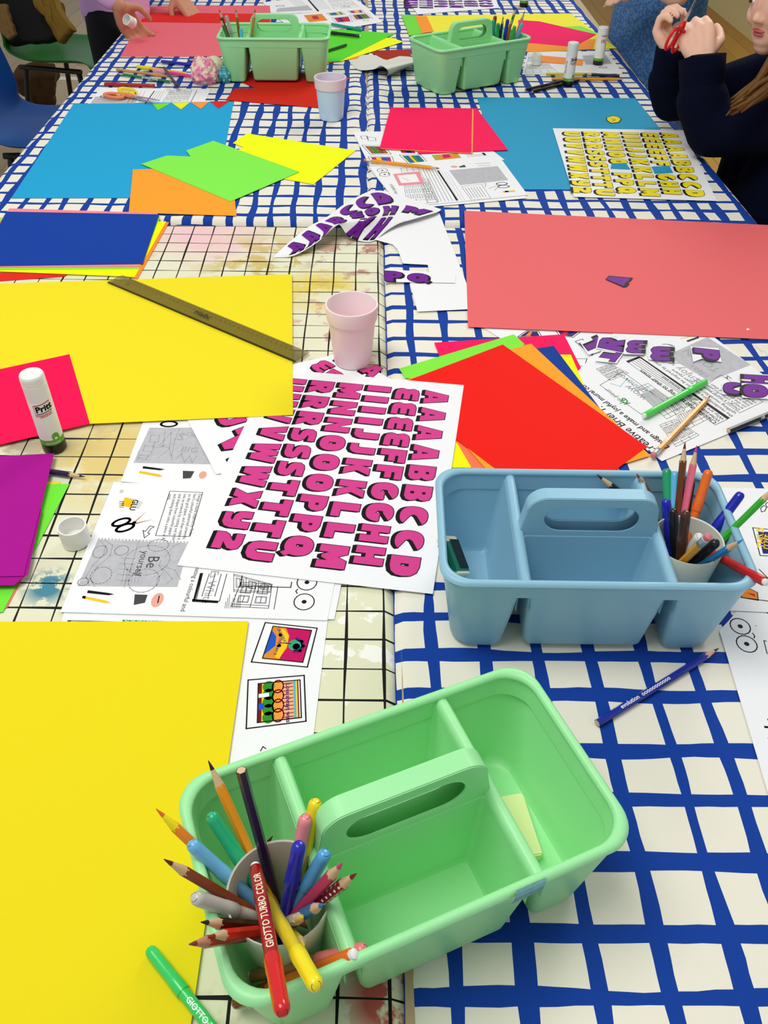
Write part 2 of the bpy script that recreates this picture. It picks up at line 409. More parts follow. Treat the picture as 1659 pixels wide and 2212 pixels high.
xs = spans(0, .75 + .2, .041, .0125, 11, [(-.03, -.008), (.001, .035), (.047, .089), (.103, .144), (.156, .198), (.212, .256), (.268, .304), (.317, .358)])
ys = spans(-.3, 1.62, .038, .0125, 12, [(-.10, -.06), (-.045, 0), (.012, .05), (.062, .105), (.118, .158), (.171, .211), (.223, .256), (.271, .314), (.330, .372), (.386, .422), (.437, .484), (.499, .533), (.547, .584), (.597, .632)])
cloth('tablecloth', .010, .735, -.1, 1.590, xs, ys, M_CREAM, M_BLUE, .0022, 1, near_sh, (.05, .18, .1, .03), lambda x, y: 0, 'blue and white hand-drawn grid cloth under the blue caddy, near right', jit=.0004)
xs = [(-.0695 + .04 * k - .04 * 30 + .0422, -.0695 + .04 * (k + 1) - .04 * 30 - .0024 + .0422) for k in range(0, 34)]
r_ = random.Random(4); ys = []; q = -.35
while q < 1.65: g = .0362 * r_.uniform(.97, 1.03); ys.append((q, q + g - .0006)); q += g + .0018
cloth('tablecloth', -.84, -.006, -.1, 1.588, [(a - .022, b - .022) for a, b in xs], ys, M_CHECK, M_CLINE, .0009, 2, near_sh, (.18, .05, .1, .02), lambda x, y: 0, 'paint-stained cream cloth with thin black checks at near left', sub=2)
def win(y, a, b): return 1 / (1 + math.exp(-(y - a) / .02)) / (1 + math.exp((y - b) / .02))
def zfar(x, y): return win(y, 2.14, 2.62) * (.0045 * math.exp(-((x + .035) / .022) ** 2) * (1 + .4 * sin(y * 23)) + .0012 * sin(y * 31 + x * 9) * math.exp(-((x + .03) / .06) ** 2))
def zfar2(x, y): return win(y, 2.38, 2.62) * .0035 * math.exp(-((x - .03) / .022) ** 2) * (1 + .4 * sin(y * 19))
cloth('tablecloth', -.80, -.010, 1.622, 4.0, spans(-1.0, .05, .0290, .0140, 21), spans(1.55, 4.2, .0385, .0110, 22), M_CREAM, M_BLUE, .0032, 3, far_sh, (.18, .05, .03, .1), zfar, 'blue and white grid cloth under the left green caddy, far left', jit=.0004)
cloth('tablecloth', .007, .775, 1.622, 4.0, spans(-.05, 1.0, .0300, .0140, 31), spans(1.55, 4.2, .0385, .0110, 32), M_CREAM, M_BLUE, .003, 4, far_sh, (.05, .18, .03, .1), zfar2, 'blue and white grid cloth under the right green caddy, far right', jit=.0004)

# ---------------------------------------------------------------- sheets and cards
LV = .0007
CARD = {}
def cmat(c): return mat('card_' + c.strip('#').lower(), c, .7, .12, 700, .14, .04)
def prism(pts, z0, th):
    n = len(pts); V = [(p.x, p.y, TT + z0) for p in pts] + [(p.x, p.y, TT + z0 + th) for p in pts]
    F = [tuple(range(n))[::-1], tuple(range(n, 2 * n))] + [(i, (i + 1) % n, n + (i + 1) % n, n + i) for i in range(n)]
    return V, F
def sheet(name, px, col, lv, label, cat='card', group=None, th=.0004, m_=None, world=False):
    z0 = lv * LV + .0006
    P = [Vector(p) if world else W(p[0], p[1], z0 + th) for p in px]
    P = [Vector((p.x, p.y)) for p in P]
    V, F = prism(P, z0, th); o = mesh(name, V, F, m_ or cmat(col)); bm_fix(o)
    tag(o, label, cat, group); o['zt'] = z0 + th; return o
def rect(pa, pb, depth, side, lv=0, along=None):
    """rectangle in the table plane: edge from pixel pa to pb, going depth metres to the left (+1) or right (-1) of it"""
    z = lv * LV + .001; a = W(*pa, z); b = W(*pb, z); a = Vector((a.x, a.y)); b = Vector((b.x, b.y)); d = (b - a)
    if along: b = a + d.normalized() * along; d = b - a
    n = Vector((-d.y, d.x)).normalized() * side * depth
    return [a, b, b + n, a + n]
RED = '#E51A0B'
# --- far left
sheet('coral_card', [(320,13),(583,12),(592,122),(260,122)], '#EC6C78', 0, 'coral pink card at the far left table edge, under a resting hand')
sheet('red_card', [(316,27),(583,30),(583,51),(303,47)], '#E2231C', 1, 'narrow red card strip lying on the far coral card')
sheet('green_card', [(680,64),(728,63),(853,72),(733,132),(680,134)], '#5FDC30', 3, 'bright green card right of the left green caddy, pens on it')
sheet('yellow_card', [(760,84),(845,81),(872,90),(738,132),(700,134)], '#FBFF00', 2, 'lemon yellow card under the bright green card by the left caddy')
sheet('orange_card', [(720,104),(779,118),(772,126),(700,137),(690,120)], '#FF9430', 1, 'orange card corner showing under the yellow card by the left caddy')
sheet('red_card', [(543,152),(761,168),(742,205),(690,233),(487,216),(507,191),(553,191),(523,178)], '#D3200F', 1, 'red card with a torn notch behind the pale blue cup')
sheet('blue_card', [(159,224),(505,219),(466,427),(24,428)], '#1FA5D6', 0, 'large sky blue card at the left table edge')
for c, t, nm in (('#7CE23C', [(329,224),(370,222),(341,238)], 'green'), ('#F7F700', [(371,222),(410,221),(391,236)], 'yellow'), ('#FF9C3E', [(412,221),(451,220),(434,235)], 'orange'), ('#DC2420', [(454,219),(496,218),(472,234)], 'red')):
    sheet('paper_flag', t, c, 1.2, nm + ' triangular paper flag on the top edge of the left blue card', 'paper', 'bunting triangles on the blue card')
sheet('yellow_card', [(533,288),(768,325),(677,398),(540,373),(512,325),(526,318),(503,309)], '#F8FF05', 1, 'neon yellow card with a notched end beside the cut green card')
sheet('green_card', [(461,304),(647,371),(498,435),(305,354),(360,336),(412,338),(402,325)], '#86F04E', 3, 'light green card with cut notches overlapping the left blue card')
sheet('orange_card', [(287,366),(500,360),(511,466),(278,459)], '#FFA32E', 2, 'orange card overlapping the lower corner of the left blue card')
# navy stack
for i, (c, p, lb) in enumerate((('#E5281B', [(-90,588),(150,590),(140,597),(0,607),(-90,612)], 'red card corner at the bottom of the navy card pile'),
    ('#FF8F2E', [(330,478),(365,480),(297,602),(262,596)], 'orange card edge under the navy card pile'),
    ('#F8F800', [(0,478),(359,478),(291,598),(-80,583)], 'yellow card under the navy card at the left edge'),
    ('#8CEB3A', [(0,470),(345,470),(300,580),(-80,583)], 'lime green card under the navy card at the left edge'),
    ('#FF8C96', [(20,450),(341,460),(302,576),(-70,577)], 'salmon pink card directly under the navy card'),
    ('#0A3E9E', [(14,457),(344,463),(308,570),(-50,575)], 'navy blue card on top of the pile at the left edge'))):
    sheet(lb.split()[0] + '_card' if i else 'red_card', p, c, i, lb)
# --- near left
ymid = [Vector((p.x, p.y)) for p in (W(633, 898, .003), W(631, 594, .003))]
d_ = (ymid[1] - ymid[0]); n_ = Vector((-d_.y, d_.x)).normalized() * .594
sheet('yellow_card', [ymid[0], ymid[1], ymid[1] + n_ , ymid[0] + n_], '#F2DF20', 4.9, 'large yellow card with the ruler on it', world=True)
sheet('pink_card', [(150,765),(194,915),(-190,1005),(-190,838)], '#FF0A50', 5.2, 'hot pink card at the left edge behind the tall glue stick')
sheet('green_card', [(40,1047),(150,1045),(6,1322),(-160,1330),(-120,1050)], '#74E83C', 1, 'green card under the purple card at the left edge')
sheet('salmon_card', [(0,1200),(58,1230),(15,1313),(-90,1330)], '#FF7A6C', 0, 'salmon card edge under the green card at lower left')
sheet('yellow_card', [(40,1036),(130,1041),(130,1045),(40,1050)], '#F3D840', 0, 'thin yellow card edge above the green card by the purple pencil')
sheet('purple_card', [(-160,1000),(90,1100),(60,1240),(30,1264),(-200,1268)], '#A8098C', 10.5, 'purple card peeking out beneath the top purple card')
sheet('purple_card', [(-160,994),(117,979),(51,1244),(-200,1250)], '#AC0B90', 12, 'topmost purple card at the left edge')
R_ = rect((413,2212), (537,1343), .594, 1, 3, None)
a_, b_ = R_[0], R_[1]; b_ = a_ + (b_ - a_).normalized() * (b_ - a_).length; a2 = b_ - (b_ - a_).normalized() * .42; n2 = (R_[2] - R_[1])
sheet('yellow_card', [a2, b_, b_ + n2, a2 + n2], '#EEDA12', 4.5, 'large yellow card filling the lower left corner', world=True)
# --- right side
sheet('blue_card', [(1030,210),(1372,212),(1535,409),(1095,409)], '#2C9DC6', 0, 'large blue card under the yellow letter sheet')
sheet('coral_card', [(1003,455),(1700,488),(1718,735),(1011,706)], '#EC6A6C', 3, 'large coral card with one purple letter on it')
sheet('pink_card', [(852,232),(1030,234),(1098,324),(904,332)], '#FF0A5A', 3.5, 'hot pink card turned behind another at the centre right')
sheet('orange_card', [(850,233),(1023,236),(1021,331.5),(822,321.5)], '#FFA85C', 4.3, 'thin orange card edge sandwiched between two hot pink cards')
sheet('pink_card', [(844,232),(1020,235),(1018,330),(820,320)], '#FF0858', 5, 'front hot pink card above the worksheets')
sheet('yellow_card', [(900,34),(1232,29),(1332,104),(1150,113),(940,78)], '#F5EC3C', 1, 'large yellow card behind the right green caddy')
sheet('green_card', [(867,31),(899,33),(925,70),(884,77)], '#79DE3F', 2, 'green card left of the far yellow card')
sheet('orange_card', [(897,34),(922,35),(937,68),(912,72)], '#FF9A2E', 2.6, 'orange strip between green and yellow cards behind right caddy')
sheet('green_card', [(1210,58),(1255,56),(1292,72),(1235,70)], '#8CE646', 1.7, 'light green sliver on the yellow card behind right caddy')
sheet('orange_card', [(1130,94),(1287,84),(1281,106),(1130,112)], '#FF9A38', 2.2, 'orange card below the hot pink card behind right caddy')
sheet('pink_card', [(1120,43),(1165,46),(1288,74),(1240,101),(1120,90)], '#F80D62', 3, 'hot pink card between the right caddy and the two glue sticks')
# fan of cards
sheet('yellow_card', [(960,930),(985,952),(1022,1010),(960,1010)], '#F8F400', 0.3, 'yellow card corner between pink letter sheet and blue caddy')
sheet('coral_card', [(975,935),(1010,965),(1052,1012),(1020,1012)], '#FF7A50', 0.8, 'thin coral card edge below the red card, above the blue caddy')
sheet('pink_card', [(938,740),(1218,722),(1302,886),(1000,900)], '#F80A5C', 1, 'hot pink card at the back of the fan of cards')
sheet('yellow_card', [(1200,766),(1233,766),(1262,832),(1230,826)], '#FAF500', 1.8, 'yellow sliver in the fan between pink and navy cards')
sheet('green_card', [(862,796),(1110,722),(1134,744),(1000,830),(875,816)], '#84EC42', 2.2, 'lime green card in the fan of cards')
sheet('navy_card', [(1150,754),(1196,747),(1300,887),(1268,880)], '#0B3B94', 2.6, 'navy card in the fan between pink and orange cards')
sheet('orange_card', [(880,819),(1147,742),(1405,984),(1310,1013),(1050,1013)], '#FFA428', 2.9, 'orange card directly under the large red card')
sheet('red_card', [(1086,744),(1398,965),(1200,1110),(838,838)], '#F31606', 3.4, 'large bright red card on top of the fan of cards')

# ---------------------------------------------------------------- alphabet sheets
ROWS = ['AAAABBCCD', 'EEEEFFGGHH', 'IIIIJJKKLLM', 'MNNOOOPPQ', 'RRRSSSTTTU', 'UUVVWWXYZ']
def alphabet(sh, O, du, dv, Lu, Lv, face, skip=(), rows=ROWS, pr=None, lo=.022, lv0=0):
    """O = corner where row 1 starts (its letter tops point along +dv); rows read along du, later rows lie towards -dv"""
    pr = pr or Print(sh['zt']); H = Lv * .118; step = (Lv - .036) / 6
    for r_, row in enumerate(rows):
        tot = sum(GL[c][0] for c in row); h = H
        pad = (Lu - 2 * lo - .012 * (r_ % 2)) ; sx = 1.0; gap = (pad - tot * h) / (len(row) - 1)
        if gap < h * .24: sx = (pad - h * .24 * (len(row) - 1)) / (tot * h); gap = h * .24
        u = lo
        base = -(.020 + step * r_ + h)
        for i, ch in enumerate(row):
            if (r_, i) not in skip:
                o = O + du * u + dv * base
                pr.letter(ch, o, du, h, face, sx)
            u += GL[ch][0] * h * sx + gap
    return pr
M_PK = mat('print_magenta', '#D8408E', .5, var=.1, bscale=60); M_PU = mat('print_purple', '#741B96', .5, var=.12, bscale=90); M_YL = mat('print_yellow', '#F5E11A', .5)
def quad_sheet(name, px, lv, label, face, A, B_, D, skip=(), rows=ROWS, cat='paper'):
    """A = pixel corner where row one begins, B_ = end of row one, D = corner at the start of the last row"""
    sh = sheet(name, px, '', lv, label, cat, th=.0002, m_=M_WHITE)
    z = sh['zt']; a, b, d = (W(*p, z) for p in (A, B_, D)); a, b, d = (Vector((p.x, p.y)) for p in (a, b, d))
    du = (b - a).normalized(); Lu = (b - a).length; dv = (a - d).normalized(); Lv = (d - a).length
    pr = alphabet(sh, a, du, dv, Lu, Lv, face, skip, rows); pr.build('printed_letters', sh); return sh
quad_sheet('alphabet_sheet', [(588,796),(1002,832),(935,1283),(383,1221)], 4.0, 'white sheet of magenta block letters in the centre, left of the blue caddy', M_PK, (1002,832), (935,1283), (588,796))
# second one underneath, turned
l1 = [W(406,909,.002), W(467,1022,.002)]; dd = (l1[0] - l1[1]).normalized(); nn = Vector((dd.y, -dd.x, 0))
c0 = l1[1] - dd * .03; c1 = c0 + dd * .297; S2 = [c0, c1, c1 + nn * .42, c0 + nn * .42]
for i_ in range(4): S2[i_] = Vector((S2[i_].x, S2[i_].y))
sh2 = sheet('alphabet_sheet', [(467,1024),(383,866),(545,806),(727,765),(765,775),(834,813),(930,870),(700,1000)], '', 2.9, 'second magenta letter sheet, turned, under the central one and the pink cup', 'paper', th=.0002, m_=M_WHITE)
pr = Print(sh2['zt'])
for ch, p, q, h in (('U', (465,897), (520,905), .036), ('V', (473,950), (505,932), .036), ('V', (490,981), (520,960), .036), ('W', (505,925), (540,905), .034), ('E', (668,792), (700,812), .030), ('A', (722,777), (760,800), .030), ('A', (775,800), (800,815), .030), ('B', (690,815), (720,830), .03)):
    a = pr.P(p); b = pr.P(q); 
    d = (b - a).normalized()
    if ch in 'UVW':
        a2_ = pr.P(p); d = Vector((nn.y, -nn.x)) * -1; pr.letter(ch, a2_, -d if False else Vector((-dd.x, -dd.y)), h, M_PK)
    else: pr.letter(ch, a, d, h, M_PK)
pr.build('printed_letters', sh2)
quad_sheet('alphabet_sheet', [(1194,277),(1476,281),(1549,434),(1240,425)], 3, 'white sheet of yellow block letters with two cut-out windows', M_YL, (1476,281), (1549,434), (1194,277), skip=((3, 5), (1, 6)))
shy = [o for o in bpy.data.objects if o.name.startswith('alphabet_sheet')][-1]
pr = Print(.0036)
for q in ([(1321,353),(1352,352),(1362,366),(1319,364)], [(1407,360),(1446,358),(1454,373),(1414,375)]): pr.poly(q, cmat('#2C9DC6'))
pr.build('cut_window', shy)
quad_sheet('alphabet_sheet', [(862,-28),(1062,-32),(1078,17),(902,31)], 1, 'sheet of dark purple letters at the far top edge', M_PU, (1062,-32), (1078,17), (862,-28))

# torn purple letter sheet: flat remainder, strip and lifted flap
o = sheet('torn_sheet', [(846,455),(949,460),(1029,667),(902,673),(885,612),(928,590),(924,572),(870,569),(866,556),(858,538),(848,528),(790,512),(800,470)], '', 3, 'torn white remainder of a letter sheet beside the coral card', 'paper', th=.0002, m_=M_WHITE)
G_ = [[(595,556,.001),(636,552,.003),(690,520,.018),(728,484,.034),(757,514,.007),(806,521,.002),(842,488,.010)],
      [(593,556,.001),(652,536,.010),(700,506,.021),(742,480,.034),(795,472,.032),(850,464,.020),(905,470,.012)],
      [(592,555,.001),(636,530,.006),(684,496,.015),(728,474,.027),(785,452,.026),(850,440,.015),(945,458,.010)],
      [(591,555,.001),(620,527,.004),(668,489,.011),(704,470,.019),(762,430,.014),(826,412,.005),(953,452,.006)]]
GP = [[W(*p) for p in row] for row in G_]
def cr(p0, p1, p2, p3, t): return .5 * ((2*p1) + (p2-p0)*t + (2*p0-5*p1+4*p2-p3)*t*t + (3*p1-p0-3*p2+p3)*t**3)
def flap(u, v):
    def at(row, u):
        n = len(row) - 1; k = min(int(u * n), n - 1); t = u * n - k
        return cr(row[max(k-1, 0)], row[k], row[k+1], row[min(k+2, n)], t)
    rows = [at(r_, u) for r_ in GP]; n = 3; k = min(int(v * n), 2); t = v * n - k
    return cr(rows[max(k-1, 0)], rows[k], rows[k+1], rows[min(k+2, n)], t)
def flapn(u, v):
    a = flap(min(u + .01, 1), v) - flap(max(u - .01, 0), v); b = flap(u, min(v + .01, 1)) - flap(u, max(v - .01, 0)); n = a.cross(b)
    return n.normalized() if n.length > 1e-12 else Vector((0, 0, 1))
NU, NV = 40, 16
V = [flap(i / NU, j / NV) for j in range(NV + 1) for i in range(NU + 1)]
F = [(j*(NU+1)+i, j*(NU+1)+i+1, (j+1)*(NU+1)+i+1, (j+1)*(NU+1)+i) for j in range(NV) for i in range(NU)]
o = mesh('letter_sheet', V, F, M_WHITE, None, None, True); tag(o, 'crumpled cut letter sheet with purple letters curling up over the cloths', 'paper')
pr = Print(0, lambda u, v, z: flap(min(max(u, 0), 1), min(max(v, 0), 1)) + flapn(min(max(u, .01), .99), min(max(v, .02), .98)) * (z + .0004))
def flet(ch, u0, v0, ux, uy, vx, vy):
    for off, mt, dz in ((.05, INK, 0), (0, M_PU, 2)):
        V_, F_, wd = glyph(ch, off)
        # refine long triangles so that the print follows the curl
        b = bmesh.new(); vs = [b.verts.new((x, y, 0)) for x, y in V_]
        for f in F_:
            try: b.faces.new([vs[i] for i in f])
            except ValueError: pass
        bmesh.ops.triangulate(b, faces=b.faces); bmesh.ops.subdivide_edges(b, edges=b.edges, cuts=2, use_grid_fill=True); b.verts.index_update()
        P_ = [(v.co.x + (0 if off == 0 else .05), v.co.y - (0 if off == 0 else .08)) for v in b.verts]; Fq = [tuple(v.index for v in f.verts) for f in b.faces]; b.free()
        pr.lv = dz * 3; pr.add([(u0 + ux * x + vx * y, v0 + uy * x + vy * y) for x, y in P_], Fq, mt)
for ch, u0 in (('A', .11), ('A', .22), ('A', .33), ('B', .44)): flet(ch, u0, .22, .09, .02, .012, .62)
for ch, u0, v0 in (('C', .55, .66), ('C', .65, .68), ('D', .755, .68), ('E', .56, .40), ('O', .65, .40), ('H', .76, .36), ('M', .87, .42), ('H', .75, .06)): flet(ch, u0, v0, .085, .0, .01, .24)
flet('K', .615, .02, .105, .02, .0, .32)
pr.build('printed_letters', o)

# loose cut-out letters: BL, BR, TL = pixel corners of the glyph box
def aff_letter(pr, ch, BL, BR, TL, face=None, sh=(.05, .0)):
    a, b, c = pr.P(BL), pr.P(BR), pr.P(TL); ex_ = (b - a); ey_ = (c - a); lv = pr.lv
    wd = GL[ch][0]; dr = ex_.normalized() * sh[0] * ey_.length + ey_.normalized() * sh[1] * ey_.length
    for q in range(5):
        V, F, _ = glyph(ch, .035); pr.lv = lv + q * .2; t = 1 - q / 4
        pr.add([a + ex_ * (x / wd) + ey_ * y + dr * t for x, y in V], F, INK)
    V, F, _ = glyph(ch, 0.0); pr.lv = lv + 2; pr.add([a + ex_ * (x / wd) + ey_ * y for x, y in V], F, face or M_PU); pr.lv = lv
def chip(ch, BL, BR, TL, lv, label, mg=5, px=None, sh=(0, -.12)):
    TR = (BR[0] + TL[0] - BL[0], BR[1] + TL[1] - BL[1]); c = ((BR[0] + TL[0]) / 2, (BR[1] + TL[1]) / 2)
    q = px or [(p[0] + mg * (1 if p[0] > c[0] else -1), p[1] + mg * .55 * (1 if p[1] > c[1] else -1)) for p in (BL, BR, TR, TL)]
    o = sheet('paper_letter', q, '', lv, label, 'paper', th=.0002, m_=M_WHITE); pr = Print(o['zt']); aff_letter(pr, ch, BL, BR, TL, None, sh); pr.build('printed_letter', o); return o
o = sheet('letter_strip', [(831,581),(984,592),(984,611),(830,609)], '', 5, 'white paper strip with purple P and Q', 'paper', th=.0002, m_=M_WHITE)
pr = Print(o['zt'])
aff_letter(pr, 'P', (832,607), (870,609), (831,585), None, (.1, -.06)); aff_letter(pr, 'Q', (881,609), (928,610), (880,590), None, (.1, -.06))
pr.build('printed_letters', o)
o = sheet('paper_letter', [(1308,603),(1315,595.5),(1367.5,600),(1363,606),(1357,610),(1360,613),(1354,619),(1347,620)], '', 5.2, 'purple paper letter A on the large coral card', 'paper', th=.0002, m_=INK)
pr = Print(o['zt']); pr.poly([(1309.5,603),(1315.5,597.5),(1361,601),(1356,608),(1351,610.5),(1347.5,618)], M_PU); pr.lv = 1; pr.poly([(1336,606.5),(1342,607.5),(1341,609)], INK); pr.build('printed_letter', o)
o = sheet('paper_letter', [(1310,254),(1322,250),(1335,252),(1342,257),(1337,264),(1320,266),(1311,260)], '', 1.5, 'small yellow cut-out letter on the far blue card', 'paper', th=.0003, m_=M_YL)
pr = Print(o['zt']); pr.line([(1310,254),(1322,250),(1335,252),(1342,257),(1337,264),(1320,266),(1311,260)], .0022, INK, True); pr.line([(1320,256),(1329,259),(1322,262)], .002); pr.build('ink_outline', o)
chip('C', (1302,726), (1306,748), (1346,730), 4.2, 'purple letter C mostly hidden behind the R in the letter cluster')
chip('T', (1257,741), (1276,764), (1291,727), 5, 'purple letter T, leftmost of the cut letters on the worksheet', sh=(-.12, 0))
chip('T', (1307,757), (1290,777), (1344,762), 6.0, 'purple letter T in front of the R on the worksheet', sh=(-.12, 0))
chip('R', (1342,760), (1349,735), (1292,750), 7.0, 'purple letter R in the cluster on the worksheet', sh=(.05, -.14))
chip('E', (1351,762), (1385,763), (1357,735), 8.0, 'purple letter E at the right of the letter cluster', sh=(.14, 0))
chip('E', (1405,778), (1447,780), (1407,748), 5, 'purple rounded letter E alone on the worksheet', sh=(.14, -.02), px=[(1400,776),(1452,783),(1457,749),(1440,744),(1403,745)])
chip('P', (1499,751), (1502,773), (1552,757), 5, 'purple letter P on the grey rectangle of the worksheet', px=[(1492,748),(1497,782),(1516,775),(1559,782),(1552,752)], sh=(.12, -.06))
chip('C', (1563,850), (1606,852), (1562,825), 5, 'purple letter C beside the O at the right edge', 3)
chip('H', (1607,809), (1608,833), (1672,813), 6.0, 'purple letter H at the right edge above the O', sh=(0, -.1))
chip('O', (1605,829), (1606,857), (1657,832), 7.0, 'purple letter O on top of the letter C', 3, sh=(0, -.12))

# ---------------------------------------------------------------- worksheets
GREY = mat('print_grey', '#C9C9CD', .6, var=.3, bscale=120); PENC = mat('print_pencil', '#A2A2A6', .6); GLUY = mat('print_glue', '#EFC21D', .5); TAN = mat('print_tan', '#B99A7C', .5)
REDP = mat('print_red', '#C9202B', .5); YLP = mat('print_gold', '#F6C915', .5); DKG = mat('print_charcoal', '#4A4648', .5); PEACH = mat('print_peach', '#EBA994', .5); GRN = mat('print_green', '#2F8C2A', .5); ORP = mat('print_orange', '#EE8A2A', .5)
MGP = mat('print_crimson', '#C80A5E', .5); BLP = mat('print_blue', '#1656C8', .5); CYP = mat('print_cyan', '#55AFE0', .5); NVP = mat('print_navy', '#181C6E', .5); PUP = mat('print_violet', '#5A1874', .5)
def ws(name, px, lv, label): return sheet(name, px, '', lv, label, 'worksheet', th=.0003, m_=M_WHITE)
def lerp2(q, u, v):   # q: TL TR BR BL
    return (q[0][0]*(1-u)*(1-v)+q[1][0]*u*(1-v)+q[2][0]*u*v+q[3][0]*(1-u)*v, q[0][1]*(1-u)*(1-v)+q[1][1]*u*(1-v)+q[2][1]*u*v+q[3][1]*(1-u)*v)
def house_art(pr, q, nx=3, ny=3, w_=.0006):
    for v in (0, .08, .9, 1): pr.line([lerp2(q, 0, v), lerp2(q, 1, v)], w_)
    for u in [i / nx for i in range(nx + 1)]: pr.line([lerp2(q, u, 0), lerp2(q, u, 1)], w_)
    for i in range(nx):
        for j in range(ny):
            u0, u1 = (i + .2) / nx, (i + .8) / nx; v0, v1 = .12 + (j + .1) / ny * .76, .12 + (j + .8) / ny * .76
            c = [lerp2(q, u0, v0), lerp2(q, u1, v0), lerp2(q, u1, v1), lerp2(q, u0, v1)]
            pr.line(c, w_, INK, True); pr.line([lerp2(q, (u0+u1)/2, v0), lerp2(q, (u0+u1)/2, v1)], w_)
            c = [lerp2(q, u0+.03, v0+.03), lerp2(q, u1-.03, v0+.03), lerp2(q, u1-.03, v1-.03), lerp2(q, u0+.03, v1-.03)]
            pr.line(c, w_ * .7, PENC, True)
def picture(pr, q, cols, frame=True, kind=0):
    pr.poly(q, cols[0]); pr.lv += 1; n = len(cols)
    if kind == 0:
        for i in range(1, n): pr.poly([lerp2(q, (i-.3)/n, 0), lerp2(q, (i+.5)/n, 0), lerp2(q, (i+.5)/n, 1), lerp2(q, (i-.3)/n, 1)], cols[i])
    pr.lv += 1
    pr.line(q, .0009, INK, True)
    if frame:
        c = lerp2(q, .5, .5); k = 1.3; pr.line([(c[0]+(p[0]-c[0])*k, c[1]+(p[1]-c[1])*k) for p in q], .0011, INK, True)
    pr.lv -= 2
def eyes(pr, a, b, r_=.0105):
    for c in (a, b): pr.ring(c, r_, r_ * 1.05, .0012); pr.ring(c, .0028, .0028, fill=True, n=10)
# 1: back booklet with the castle drawing
o = ws('activity_booklet', [(325,868),(560,880),(560,1070),(261,1040)], .6, 'worksheet with a grey castle drawing above the front booklet')
pr = Print(o['zt'])
pr.poly([(323,924),(420,924),(462,990),(455,1003),(288,1000)], GREY); pr.lv = 1
for t in ([(326,941),(344,941),(342,955),(323,955)], [(313,963),(333,965),(328,976),(309,974)], [(303,983),(320,985),(316,992),(300,990)]): pr.line(t, .0009, PENC, True)
for t in ([(335,955),(330,965)], [(328,976),(322,985)], [(357,930),(352,965),(330,968)], [(345,960),(370,935),(366,968),(345,962)], [(340,990),(366,970),(372,995)], [(388,925),(378,950),(370,985)], [(380,992),(392,980),(398,998),(410,985),(415,999),(425,985)], [(300,975),(296,995)]): pr.line(t, .0009, PENC)
pr.text('BIG', (388,975), (420,978), .016, PENC); pr.text('DREAMS', (400,940), (440,950), .012, PENC); pr.text('S', (380,950), (400,952), .022, PENC)
pr.lv = 0
pr.poly([(309,1007),(346,1012),(357,1014),(345,1016),(308,1012)], INK); pr.poly([(302,1017),(345,1025),(352,1029),(343,1030),(300,1022)], GLUY); pr.poly([(395,1017),(420,1018),(412,1033),(395,1034)], DKG); pr.ring((438,1026), .005, .0075, fill=True, m_=PEACH)
pr.ring((365,916), .011, .006, .003); pr.build('printed_page', o)
# 2b and 2: front booklet
ws('activity_booklet', [(300,1045),(775,1075),(722,1338),(200,1325)], 1.2, 'pages of the booklet showing at the right below the central letter sheet')
o = ws('activity_booklet', [(246,1041),(760,1070),(707,1340),(130,1322)], 2.2, 'open booklet with scissors, glue and a Be yourself drawing')
pr = Print(o['zt'])
pr.text('13', (259,1058), (259,1062), .006)
for k in range(4): pr.poly([(258, 1086+k*4-8+4), (268, 1087+k*4-8+4), (267, 1089+k*4-8+4), (257, 1088+k*4-8+4)], TAN)
pr.poly([(270,1074),(291,1079),(284,1097),(262,1092)], GLUY); pr.poly([(291,1079),(309,1085),(300,1099),(284,1097)], mat('print_silver', '#D8D8D4', .5)); pr.lv = 1; pr.text('GLU', (288,1079), (281,1097), .0105, INK, .02); pr.lv = 0
for c in ((262,1128), (270,1140)): pr.ring(c, .0105, .0055, .0032, ang=.5)
pr.poly([(287,1129),(317,1104),(290,1131)], TAN); pr.poly([(287,1130),(330,1122),(291,1133)], TAN); pr.ring((290,1129), .0025, .0025, fill=True)
pr.line([(333,1138),(324,1136),(314,1148),(309,1146),(312,1162),(324,1153),(319,1151),(326,1142),(333,1138)], .0009)
pr.poly([(213,1162),(410,1170),(383,1268),(168,1266)], GREY); pr.lv = 1
for k in range(26): pr.poly([(216+k*7.4,1162+k*.3),(219+k*7.4,1162+k*.3),(218+k*7.4,1166+k*.3),(215+k*7.4,1166+k*.3)], M_WHITE)
for t in ([(225,1166),(243,1178),(238,1200),(210,1225),(196,1250),(204,1267)], [(215,1167),(228,1180),(224,1198),(200,1222),(186,1246),(192,1264)],
          [(300,1168),(285,1220),(268,1268)], [(355,1205),(375,1180),(392,1172)], [(355,1235),(340,1250),(338,1266)], [(348,1222),(378,1232),(390,1252)], [(352,1228),(372,1250),(360,1262)], [(348,1210),(344,1222),(352,1233)]): pr.line(t, .0009, PENC)
for c, a, b in (((216,1192), .008, .010), ((263,1189), .008, .008), ((218,1243), .012, .013), ((180,1257), .006, .006), ((311,1254), .017, .018), ((342,1178), .012, .010), ((318,1210), .026, .024)): pr.ring(c, a, b, .0009, PENC)
for k in range(5): pr.line([(262-k*3, 1205+k*12), (292-k*2, 1207+k*12)], .0008, PENC)
for k in range(6): pr.line([(270+k*7,1225),(262+k*7,1262)], .0007, PENC)
pr.text('Be', (322,1201), (316,1222), .019, DKG); pr.text('yourself', (307,1190), (294,1228), .0125, DKG)
pr.lv = 0
pr.poly([(190,1275),(235,1281),(247,1284),(234,1286),(188,1281)], INK); pr.poly([(179,1287),(228,1297),(239,1302),(226,1303),(177,1292)], YLP); pr.poly([(179,1287),(186,1288),(184,1294),(177,1292)], REDP)
